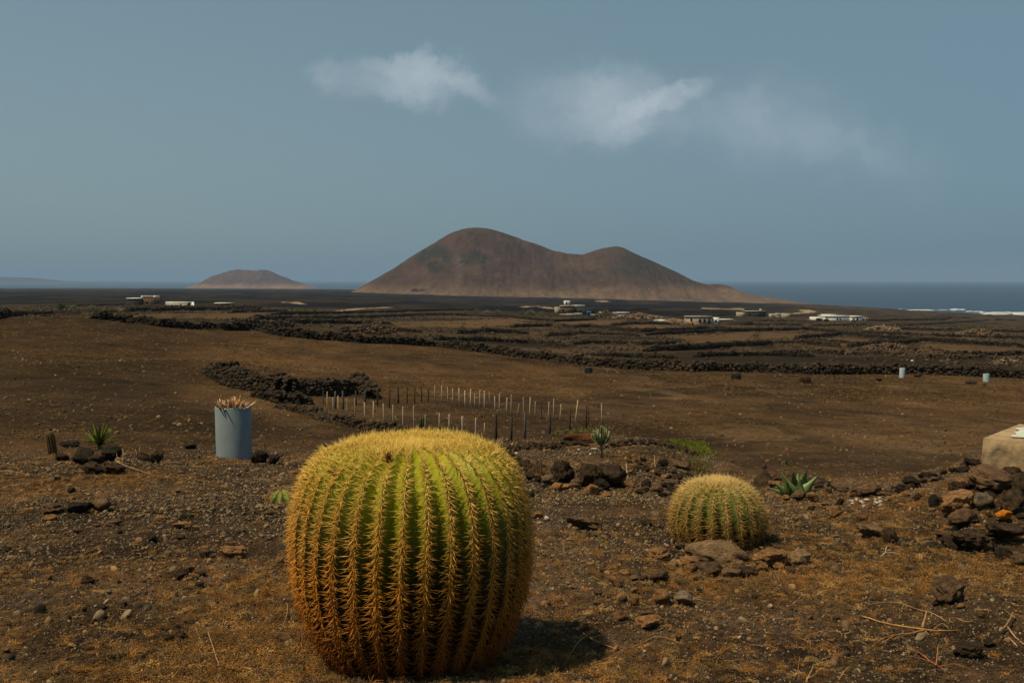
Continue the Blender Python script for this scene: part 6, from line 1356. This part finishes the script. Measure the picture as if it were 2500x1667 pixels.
grass_tuft(2215, 1345, 60, 30, 26, strawm, "wispy dry grass below the dark rock on the right", seed=5, wd=1.0, lean=-.6)
grass_tuft(2190, 1252, 70, 16, 40, weedm[0], "flat reddish dry tuft behind the wedge shaped rock", seed=6, wd=1.1)
def shrub():
    p = hit(1695, 1150); s = pxm(p[1]); root = empty("shrub", tuple(p), "scruffy red and green shrub behind the small cactus", "shrub"); r = random.Random(6)
    ms = [noise_mat("shrub_" + n, a, b, 20, bump=0, transl=.2, rnd=0) for n, a, b in (("red", (0.13, 0.05, 0.015), (0.26, 0.11, 0.03)), ("green", (0.07, 0.075, 0.015), (0.15, 0.15, 0.04)), ("silver", (0.22, 0.23, 0.15), (0.40, 0.40, 0.28)))]
    for q, (cx, cz, rx, rz, n, lf) in enumerate(((-5, 8, 44, 18, 420, 2.6), (5, 16, 38, 22, 320, 2.6), (34, 26, 18, 14, 70, 3.2))):
        a = Acc()
        for k in range(n):
            c = np.array([cx + r.gauss(0, rx * .5), r.gauss(0, 16), max(1, cz + r.gauss(0, rz * .5))]) * s; d1 = np.array([r.uniform(-1, 1) for _ in range(3)]) * lf * s; d2 = np.array([r.uniform(-1, 1) for _ in range(3)]) * lf * s; a.add([c, c + d1, c + d2], [(0, 1, 2)])
        link("foliage", a.mesh("foliage", ms[q], False), root)
    for x0, x1, h in ((-44, -42, 56), (-12, -14, 64), (10, 22, 62), (-26, -22, 40), (20, 30, 44)):
        V, T = tube(np.array([[x0 * .6, 0, 0], [x0, 0, h * .5], [x1, 2, h]]) * s, np.array([1.2, 1.1, .9]) * s, 5); link("stem", mesh_np("stem", V, T, ms[1] if h > 60 else ROCKM['B'], True), root)
shrub()
def patch(polys, n, hpx, m, label, seed, w=1.0):
    r = np.random.default_rng(seed); a = Acc(); c = 0
    us = [q[0] for q in polys]; vs_ = [q[1] for q in polys]; c = 0
    for q in range(n):
        if q % 9 == 0:
            while True:
                u = r.uniform(min(us), max(us)); v = r.uniform(min(vs_), max(vs_))
                if inpoly(np.array([u]), np.array([v]), polys)[0]: break
            p0 = hit(u, v); s = pxm(p0[1]); jx = r.normal(0, 4 * s, 9); jy = r.normal(0, 14 * s, 9); jz = H(p0[0] + jx, p0[1] + jy)
        p = np.array([p0[0] + jx[q % 9], p0[1] + jy[q % 9], jz[q % 9]]); az = r.uniform(0, 6.28); h = hpx * r.uniform(.5, 1.2) * s; b = np.array([cos(az), sin(az), 0]) * w * s
        a.add([p - b, p + b, p + np.array([r.normal() * h * .5, r.normal() * h * .5, h])], [(0, 1, 2)]); c += 1
    tag(link(label, a.mesh(label, m, False)), kind='stuff')
patch([(1590, 1082), (1640, 1074), (1720, 1080), (1735, 1098), (1745, 1112), (1700, 1112), (1650, 1098)], 2700, 7, noise_mat("green_grass", (0.12, 0.14, 0.018), (0.23, 0.25, 0.035), 5, bump=0, transl=.3), "green_grass", 1, 1.5)
patch([(1690, 1120), (1740, 1130), (1730, 1160), (1640, 1160), (1640, 1145)], 900, 6, noise_mat("olive_grass", (0.10, 0.10, 0.02), (0.18, 0.17, 0.04), 5, bump=0, transl=.3), "olive_weeds", 2)
patch([(1495, 1105), (1560, 1098), (1640, 1108), (1650, 1135), (1590, 1150), (1500, 1140)], 1300, 4, noise_mat("rust_groundcover", (0.13, 0.055, 0.012), (0.24, 0.11, 0.025), 5, bump=0, transl=.2), "rust_ground_cover", 3)
patch([(1345, 1055), (1400, 1048), (1490, 1040), (1490, 1046), (1420, 1056), (1350, 1062)], 700, 5, noise_mat("olive_fringe", (0.10, 0.10, 0.025), (0.17, 0.16, 0.045), 5, bump=0, transl=.2), "green_fringe", 4, 1.3)
patch([(1895, 1128), (1920, 1122), (1945, 1135), (1920, 1138)], 120, 4, noise_mat("green_weed", (0.08, 0.12, 0.02), (0.15, 0.20, 0.035), 5, bump=0, transl=.2), "green_weeds", 5)

# ------------------------------------------------------------------ stakes of the planted plot
stakem = {'p': noise_mat("pale_stake_wood", (0.42, 0.31, 0.20), (0.70, 0.55, 0.38), 4, bump=0.2, rnd=.2), 'b': noise_mat("grey_blue_stake", (0.06, 0.065, 0.07), (0.13, 0.135, 0.14), 4, bump=0.2, rnd=.15), 'd': noise_mat("dark_post_wood", (0.045, 0.033, 0.022), (0.10, 0.075, 0.05), 4, bump=0.2, rnd=.15)}
ST = []
for x, a, b, w, c in ((1062, 345, 455, 8, 'b'), (1100, 350, 530, 9, 'p'), (1153, 400, 540, 8, 'p'), (1170, 348, 500, 15, 'b'), (1198, 388, 555, 9, 'p'), (1243, 345, 515, 15, 'b'), (1276, 413, 570, 8, 'p'), (1348, 408, 600, 9, 'p'), (1360, 342, 480, 12, 'b'), (1438, 338, 450, 14, 'b'), (1436, 448, 612, 11, 'p'), (1512, 440, 630, 10, 'p'), (1550, 328, 480, 13, 'd'), (1605, 455, 645, 8, 'p'), (1657, 328, 498, 11, 'd'), (1690, 468, 668, 10, 'p'), (1738, 308, 460, 14, 'd'), (1777, 485, 700, 10, 'p'), (1816, 308, 460, 10, 'd'), (1880, 478, 730, 13, 'p'), (1883, 308, 455, 10, 'd'), (1945, 298, 445, 10, 'd'), (2005, 298, 445, 10, 'd'), (1978, 555, 712, 8, 'p'), (2067, 293, 450, 9, 'p'), (2103, 543, 700, 10, 'p'), (2128, 293, 455, 9, 'p'), (2182, 308, 460, 8, 'p'), (2192, 553, 700, 10, 'p'), (2226, 318, 470, 8, 'p'), (2285, 318, 475, 9, 'p'), (2316, 570, 722, 10, 'p'), (2336, 343, 490, 10, 'p')):
    ST.append((500 + x * .2721, 860 + a * .2721, 860 + b * .2721, w * .2721, c, 0))
for x, a, b, w, c, ln in ((177, 325, 497, 9, 'p', -1), (217, 372, 500, 9, 'p', 0), (262, 335, 502, 9, 'p', -5), (304, 342, 520, 9, 'p', 3), (350, 348, 520, 8, 'p', 1), (400, 393, 540, 10, 'p', 0), (438, 368, 547, 9, 'p', 1), (500, 405, 555, 9, 'p', -8), (543, 380, 592, 9, 'p', -7), (600, 458, 573, 8, 'p', -13), (655, 400, 600, 8, 'p', 0), (708, 398, 585, 9, 'p', -4), (760, 440, 597, 9, 'p', 1), (818, 418, 600, 8, 'd', -2), (876, 443, 600, 9, 'p', -5), (924, 412, 604, 9, 'p', -2), (980, 462, 612, 8, 'p', -14), (1118, 430, 632, 11, 'p', -22), (1358, 455, 652, 10, 'p', 3), (108, 573, 735, 9, 'p', 2), (225, 585, 785, 10, 'p', 0), (410, 558, 790, 17, 'd', 3), (543, 573, 786, 20, 'd', 0), (667, 542, 772, 20, 'b', 0), (892, 545, 730, 18, 'd', 0), (1070, 500, 700, 15, 'd', 0), (1217, 470, 682, 15, 'd', 0), (1240, 468, 650, 5, 'd', 0), (303, 630, 735, 5, 'p', 0)):
    ST.append((1100 + x * .2721, 860 + a * .2721, 860 + b * .2721, w * .2721, c, ln * .2721))
def stakes():
    labs = {'p': ("thin pale wooden stake in the far row of the planted plot", "far row of pale stakes"), 'pn': ("thin pale wooden stake in the near row of the planted plot", "near row of pale stakes"), 'b': ("grey blue stake at the far left of the planted plot", "grey blue stakes"), 'd': ("dark wooden stake in the far row of the planted plot", "dark stakes of the far row")}
    single = {10: "thin", }
    for k, (u, v0, v1, w, c, ln) in enumerate(ST):
        p = hit(u, v1); s = pxm(p[1]); h = (v1 - v0) * s; ln = ln + ((k * 37) % 11 - 5) * 0.22; r = max(w * s * .58, .014)
        V, T = tube(np.array([[0, 0, -.12], [-ln * s * .5, 0, h * .5], [-ln * s, 0, h * .97], [-ln * s * 1.02, 0, h]]), np.array([r, r, r * .95, r * .75]), 7)
        o = link("stake", mesh_np("stake", V, T, stakem[c], True), loc=tuple(p))
        near = (860 + 540 * .2721 if u < 1040 else 1020) < v1 and c == 'p'
        if w > 4 and u > 1150:
            nm = {410: "leftmost thick dark post at the near side of the plot", 543: "second thick dark post at the near side of the plot", 667: "thick blue grey post, third at the near side of the plot", 892: "fourth thick post, standing apart right of the blue grey one"}
            lab = nm.get(int(round((u - 1100) / .2721)), None) or ("thick dark post with the rusty pipe below it" if v1 < 1052 and u < 1400 else "rightmost thick dark post of the plot")
            tag(o, lab, "post")
        elif abs(ln) > 5: tag(o, "pale stake leaning strongly, near the right end of the plot", "stake")
        elif u > 1460: tag(o, "last pale stake, directly above the candelabra plant", "stake")
        else:
            q = 'pn' if (near and (u < 1180)) else c
            tag(o, labs[q][0], "stake", labs[q][1])
stakes()

# ------------------------------------------------------------------ crates and stones on the field
cratem = noise_mat("black_crate_plastic", (0.010, 0.014, 0.012), (0.03, 0.035, 0.03), 5, bump=0, rough=.6, rnd=.1); cratebr = noise_mat("brown_crate", (0.035, 0.016, 0.008), (0.08, 0.038, 0.018), 5, bump=0, rnd=.1)
def crate(u, v, w, h, m, label):
    p = hit(u, v); s = pxm(p[1]); W, Hh = w * s, h * s; D = W * .7; t = .02
    root = empty("crate", tuple(p), label, "crate", "empty crates standing on the field", 0.05)
    bbox_part("base", -W / 2, W / 2, 0, D, 0.0, t, m, root)
    for (x0, x1, y0, y1) in ((-W / 2, W / 2, 0, t), (-W / 2, W / 2, D - t, D), (-W / 2, -W / 2 + t, t, D - t), (W / 2 - t, W / 2, t, D - t)):
        for k in range(3):
            z0 = t + k * (Hh - t) / 3; bbox_part("slat", x0, x1, y0, y1, z0 + .008, z0 + (Hh - t) / 3 * .78, m, root)
    for cx in (-W / 2 - .004, W / 2 - .026):
        for cy in (-.004, D - .026): bbox_part("corner_post", cx, cx + .03, cy, cy + .03, 0, Hh + .01, m, root)
    V, T = rock_vt(15, 2); V = V * np.array([W * .8, D * .7, Hh * .75]); V[:, 2] += Hh * .45; V[:, 1] += D / 2
    return root, p, W, D, Hh
for u, v, w, h, m, lab in ((1438, 911, 18, 14, cratem, "black crate farthest left on the field"), (1799, 926, 21, 15, cratem, "black crate in the middle of the three"), (1969, 935.5, 23, 15, cratebr, "brown crate right of the two black ones")):
    root, p, W, D, Hh = crate(u, v, w, h, m, lab)
    V, T = rock_vt(int(u) % 17, 3); V = V * np.array([W * .82, D * .75, Hh * .8])
    o = link("sapling_soil", mesh_np("sapling_soil", V, T, ROCKM['K'], True), loc=(p[0], p[1] + D / 2, p[2] + Hh * .56)); tag(o, {1438: "dark earth clump filling the leftmost crate", 1799: "dark earth clump filling the middle crate", 1969: "dark earth clump filling the brown crate"}[u], "earth clump", "earth clumps in the crates")
for u, v, w, h, c, lab in ((2147, 931, 18, 10, 'K', "small heap like dark stone left of the far left pipe"), (2244, 922, 21, 10, 'K', "dark flat stone just right of the far left pipe"), (2372, 939, 27, 12, 'K', "long dark clod left of the far right pipe"), (2404, 941, 11, 4, 'K', "thin dark chip before the far right pipe"), (2228, 884, 7, 5, 'W', "white stone on the long wall above the left far pipe"), (1571, 873, 5, 4, 'W', "white stone on top of the long wall's left part"), (1014, 820, 6, 4, 'W', "largest white stone in the rubble above the curved wall"), (951, 824, 4, 4, 'W', "small white stone left in the rubble above the curved wall"), (1127, 831, 4, 3, 'W', "small white stone right in the rubble above the curved wall")):
    rock(u, v, w, h, c, lab, None, name="field_stone")

# rusty pipe
def rusty():
    p = hit(1413, 1077); s = pxm(p[1]); root = empty("rusty_barrel", tuple(p), "rusty crumpled metal drum lying behind the rock bed", "drum", None, 0.0)
    rm = noise_mat("rust_metal", (0.06, 0.022, 0.010), (0.22, 0.085, 0.03), 6, (0.30, 0.14, 0.05), bump=.5, bscale=30, rough=.9); L = 74 * s; R = 10 * s; V = []; T = []
    K, M = 16, 28
    for i in range(K):
        t = i / (K - 1)
        for j in range(M):
            th = j * 2 * pi / M; f = 1 + .12 * sin(3 * th + 4 * t) + .10 * sin(9 * t) - .35 * max(0, .15 - t) / .15; V.append((-L / 2 + L * t, R * f * cos(th), R * f * sin(th) * .95 + R * .8))
    for i in range(K - 1):
        for j in range(M):
            a, b = i * M + j, i * M + (j + 1) % M; T += [(a, b, b + M), (a, b + M, a + M)]
    link("shell", mesh_np("shell", V, T, rm, True), root)
    for e, x in ((0, -L / 2), (K - 1, L / 2)):
        c = [V[e * M + j] for j in range(M)] + [(x + (.04 if e == 0 else -.01), 0, R * .8)]; link("end_cap", mesh_np("end_cap", c, [(j, (j + 1) % M, M) for j in range(M)], rm if e else ROCKM['K'], False), root)
    for x in (-.18, .05, .3):
        a = Acc(); th = np.linspace(0, 2 * pi, 25); a.add(*tube(np.stack([np.full(25, x * L), 1.03 * R * np.cos(th), 1.0 * R * np.sin(th) + R * .8], -1), .06 * R, 4, False)); link("hoop", a.mesh("hoop", rm), root)
rusty()
# white bone like strip
p = hit(1452, 1097); V, T = rock_vt(8, 3); V = V * np.array([22, 6, 5]) * pxm(p[1]); tag(link("plaster_scrap", mesh_np("plaster_scrap", V, T, ROCKM['W'], True), loc=(p[0], p[1], p[2] + .012)), "long white scrap of plaster left of the candelabra plant", "scrap")

# masonry block at the right edge
def masonry():
    p = hit(2398, 1150); s = pxm(p[1]); W = 190 * s; root = empty("masonry_wall", (p[0], p[1], p[2]), "rendered masonry wall end with flaking pale blue top at the right edge", "wall", None, -0.72)
    rend = noise_mat("ochre_render", (0.20, 0.14, 0.08), (0.50, 0.36, 0.21), 4, (0.66, 0.50, 0.32), bump=.5, bscale=14, bdist=.02, rnd=0)
    topm = noise_mat("flaking_blue_paint", (0.55, 0.48, 0.38), (0.60, 0.66, 0.66), 9, (0.66, 0.74, 0.76), bump=.2, bscale=20, rnd=0)
    zt = 82 * s; nx, ny, nz = 34, 26, 18; D = 0.95
    V = []; T = []
    def sheet(f, a, b):
        o = len(V)
        for i in range(a + 1):
            for j in range(b + 1): V.append(f(i / a, j / b))
        for i in range(a):
            for j in range(b):
                q = o + i * (b + 1) + j; T.extend([(q, q + b + 1, q + b + 2), (q, q + b + 2, q + 1)])
    def rg(x, y, z):
        n = float(fbm(np.array([x * 7]), np.array([y * 7]), np.array([z * 7]), 4, 5)[0]) * .060
        return n
    lean = lambda z: 0.10 * (1 - z / zt)
    sheet(lambda a, b: (a * W, 0 + rg(a * W, 0, b * zt) * min(1, 6 * (1 - b)), b * (zt + .2) - .2), nx, nz)
    sheet(lambda a, b: (0 + rg(0, a * D, b * zt) * min(1, 6 * (1 - b)), (1 - a) * D, b * (zt + .2) - .2), ny, nz)
    link("render", mesh_np("render", V, T, rend, True), root)
    V = []; T = []
    sheet(lambda a, b: (a * W, b * D, zt + .001 + .006 * rg(a * W, b * D, 2)), nx, ny); link("top", mesh_np("top", V, T, rend, True), root)
    r = random.Random(2); a = Acc()
    # paint sheet, broken at its edges, lies 4 mm above the top
    pts = []
    N = 40
    for k in range(N):
        t = k / N * 2 * pi; q = 1 + .10 * sin(5 * t) + .08 * sin(11 * t + 1) + r.uniform(-.05, .05); pts.append((W * .56 + W * .42 * q * cos(t), D * .56 + D * .42 * q * sin(t), zt + .009))
    pts.append((W * .56, D * .56, zt + .009)); link("paint", mesh_np("paint", pts, [(j, (j + 1) % N, N) for j in range(N)], topm, False), root)
    for k, (x, z, w_, h_) in enumerate(((18, 45, 26, 16), (4, 60, 9, 8), (104, 22, 26, 26), (150, 40, 24, 22), (90, 8, 20, 14))):
        V2, T2 = rock_vt(200 + k, 3); link("embedded_stone", mesh_np("embedded_stone", V2 * np.array([w_, 10, h_]) * s, T2, ROCKM['K' if k != 2 else 'D'], True), root).location = (x * s, .0, z * s)
masonry()

# ------------------------------------------------------------------ dead branches and stems
def branch(paths, m, label, name="dead_branch", sides=5, lift=None):
    """paths: list of (points [(u, v, lift px)], radius px start, end)"""
    p0 = hit(paths[0][0][0][0], paths[0][0][0][1]); s = pxm(p0[1]); root = empty(name, tuple(p0), label, "branch")
    for k, (pts, r0, r1) in enumerate(paths):
        P = []
        for (u, v, l) in pts: q = hit(u, v); P.append(q + np.array([0, 0, (l + max(r0, 1)) * s]) - p0)
        P = np.array(P); t = np.linspace(0, 1, len(P)); tt = np.linspace(0, 1, (len(P) - 1) * 4 + 1); Q = np.stack([np.interp(tt, t, P[:, i]) for i in range(3)], -1)
        kk = np.array([1, 2, 1]) / 4
        for _ in range(2): Q[1:-1] = np.stack([np.convolve(Q[:, i], kk, 'valid') for i in range(3)], -1)
        jr = np.random.default_rng(len(label) + k); Q[1:-1] += jr.normal(0, .35 * s, (len(Q) - 2, 3))
        V, T = tube(Q, np.linspace(r0, r1, len(Q)) * 0.72 * s * (1 + .15 * jr.normal(size=len(Q))), sides); link("stem" if k == 0 else "twig", mesh_np("stem", V, T, m, True), root)
woodm = noise_mat("dead_wood_gold", (0.26, 0.13, 0.04), (0.50, 0.29, 0.10), 30, bump=.3, rnd=.1); wood2 = noise_mat("dead_wood_tan", (0.24, 0.145, 0.07), (0.44, 0.29, 0.155), 30, bump=.3, rnd=.1); woodw = noise_mat("bleached_wood", (0.42, 0.35, 0.26), (0.66, 0.58, 0.46), 30, bump=.2, rnd=0); woodr = noise_mat("reddish_wood", (0.22, 0.08, 0.035), (0.42, 0.18, 0.08), 30, bump=.3, rnd=.1)
branch([([(2103, 1507, 2), (2145, 1522, 3), (2190, 1536, 5), (2245, 1541, 6), (2262, 1542, 6)], 2, 4.5), ([(2262, 1542, 5), (2300, 1543, 3), (2345, 1546, 2)], 3.5, 1), ([(2252, 1541, 6), (2256, 1540, 22), (2261, 1537, 40)], 5, 2.5), ([(2258, 1544, 5), (2220, 1556, 3), (2185, 1560, 2), (2150, 1572, 1)], 3.5, 1.2), ([(2258, 1544, 3), (2268, 1558, 1)], 3, 1.5), ([(2185, 1560, 2), (2160, 1561, 2), (2130, 1572, 0)], 2, .8), ([(2280, 1540, 4), (2300, 1527, 8), (2320, 1540, 3)], 1.6, .8)], woodm, "golden dead root with radiating arms, largest at the lower right")
branch([([(2120, 1480, 1), (2160, 1474, 3), (2200, 1476, 3), (2240, 1490, 4), (2280, 1500, 3), (2310, 1512, 1)], 1.4, 2)], wood2, "thin twisted dry stem just above the golden root")
branch([([(2150, 1360, 1), (2162, 1352, 4), (2165, 1340, 8)], 2.4, 1.2), ([(2162, 1352, 4), (2180, 1350, 3), (2198, 1353, 1)], 1.4, .6), ([(2163, 1348, 4), (2176, 1343, 6)], 1.2, .5)], woodw, "small bleached white forked twig on dark soil")
branch([([(1375, 1632, 1), (1395, 1600, 8), (1416, 1574, 14), (1432, 1565, 16)], 1.2, 2), ([(1432, 1565, 14), (1470, 1575, 8), (1505, 1592, 4)], 2, 1.6), ([(1465, 1618, 1), (1520, 1592, 4), (1560, 1575, 6), (1600, 1563, 8), (1635, 1566, 5), (1665, 1577, 1)], 1.2, 2.2), ([(1408, 1602, 2), (1425, 1610, 2), (1447, 1618, 1)], 2, 1.4)], woodm, "long curved golden stems beside the big cactus shadow")
branch([([(478, 1540, 8), (490, 1574, 6), (508, 1600, 3), (528, 1650, 1)], 1.8, 2.2), ([(508, 1568, 30), (520, 1600, 18), (538, 1640, 2)], 1.4, 1.8), ([(540, 1604, 1), (600, 1598, 2), (645, 1596, 3)], 1, .7), ([(410, 1662, 1), (470, 1648, 2), (520, 1630, 2), (640, 1632, 2)], 1, 1)], wood2, "sparse dry stems rising left of the big cactus foot")
branch([([(282, 1133, 6), (300, 1144, 8), (330, 1152, 4), (375, 1166, 1)], 2.6, 1), ([(297, 1143, 8), (302, 1136, 24), (300, 1128, 30)], 1.6, .7), ([(297, 1143, 8), (286, 1138, 20), (285, 1130, 24)], 1.4, .6), ([(330, 1152, 3), (352, 1148, 8), (362, 1143, 12)], 1.3, .5), ([(340, 1120, 12), (342, 1116, 30)], 1, .5), ([(352, 1155, 3), (368, 1152, 3)], 1.2, .6), ([(330, 1140, 2), (335, 1118, 4), (330, 1105, 8)], 1.5, .6)], wood2, "pale forked dead branch right of the yucca")
branch([([(0, 1152, 2), (30, 1153, 3), (60, 1160, 1)], 1.8, 1)], wood2, "pale stick lying at the left edge")
branch([([(2232, 1585, 3), (2255, 1606, 5), (2275, 1620, 4), (2320, 1640, 2)], 1.6, 2.4), ([(2285, 1628, 4), (2288, 1618, 20), (2290, 1606, 34)], 2.4, 1.6), ([(2270, 1618, 3), (2230, 1600, 2), (2140, 1602, 1)], 1.4, .8), ([(2290, 1630, 3), (2330, 1625, 4), (2365, 1634, 1)], 2, .8)], woodr, "reddish forked twig at the bottom right")
branch([([(2440, 1550, 4), (2458, 1540, 10), (2468, 1520, 14), (2474, 1508, 16)], 3.5, 2), ([(2458, 1540, 8), (2480, 1560, 4), (2500, 1578, 2)], 3, 2), ([(2452, 1494, 4), (2466, 1505, 6), (2474, 1512, 10)], 1.6, 1), ([(2440, 1548, 6), (2450, 1542, 5)], 4, 2.5), ([(2462, 1560, 2), (2484, 1582, 1)], 3, 2)], wood2, "thick pale broken branch at the lower right edge")
branch([([(1937, 1662, 0), (1948, 1640, 3), (1950, 1620, 4), (1952, 1600, 8)], 1.4, 1.2)], wood2, "thin upright stick at the bottom right of the middle")
branch([([(1968, 1664, 0), (1978, 1645, 5), (1986, 1632, 10)], 3, 1), ([(1975, 1655, 4), (1990, 1650, 6), (2000, 1640, 8)], 1.8, .8)], woodm, "short golden twig at the bottom, right of the thin stick")
branch([([(2048, 1664, 0), (2060, 1652, 5), (2072, 1640, 9)], 1.8, 1), ([(2056, 1656, 3), (2070, 1660, 2)], 1.3, .7)], woodm, "little forked golden twig cut by the bottom edge")
branch([([(2230, 1328, 1), (2270, 1326, 4), (2300, 1328, 3), (2310, 1335, 2)], 1, 1), ([(2308, 1318, 4), (2314, 1334, 2), (2322, 1350, 1)], 1.2, 1)], wood2, "fine dry stem between the dark rock and the dark mound")
branch([([(1532, 1170, 0), (1530, 1155, 6), (1530, 1150, 16)], 4.5, 0.8), ([(1530, 1165, 10), (1528, 1158, 24)], 1.6, .8)], wood2, "bleached pointed stump behind the boulders", name="stump")
branch([([(1600, 1145, 0), (1598, 1143, 14), (1597, 1140, 30)], 2.0, 0.9)], wood2, "short upright peg in the rust coloured ground cover", name="peg")
branch([([(705, 1278, 2), (690, 1262, 12), (668, 1300, 2)], 1, .8)], woodm, "fine golden stem arching at the left flank of the big cactus")
branch([([(700, 1480, 8), (704, 1500, 12), (690, 1540, 4), (650, 1580, 1)], 1.4, 1)], woodm, "golden stem arching out from under the big cactus")
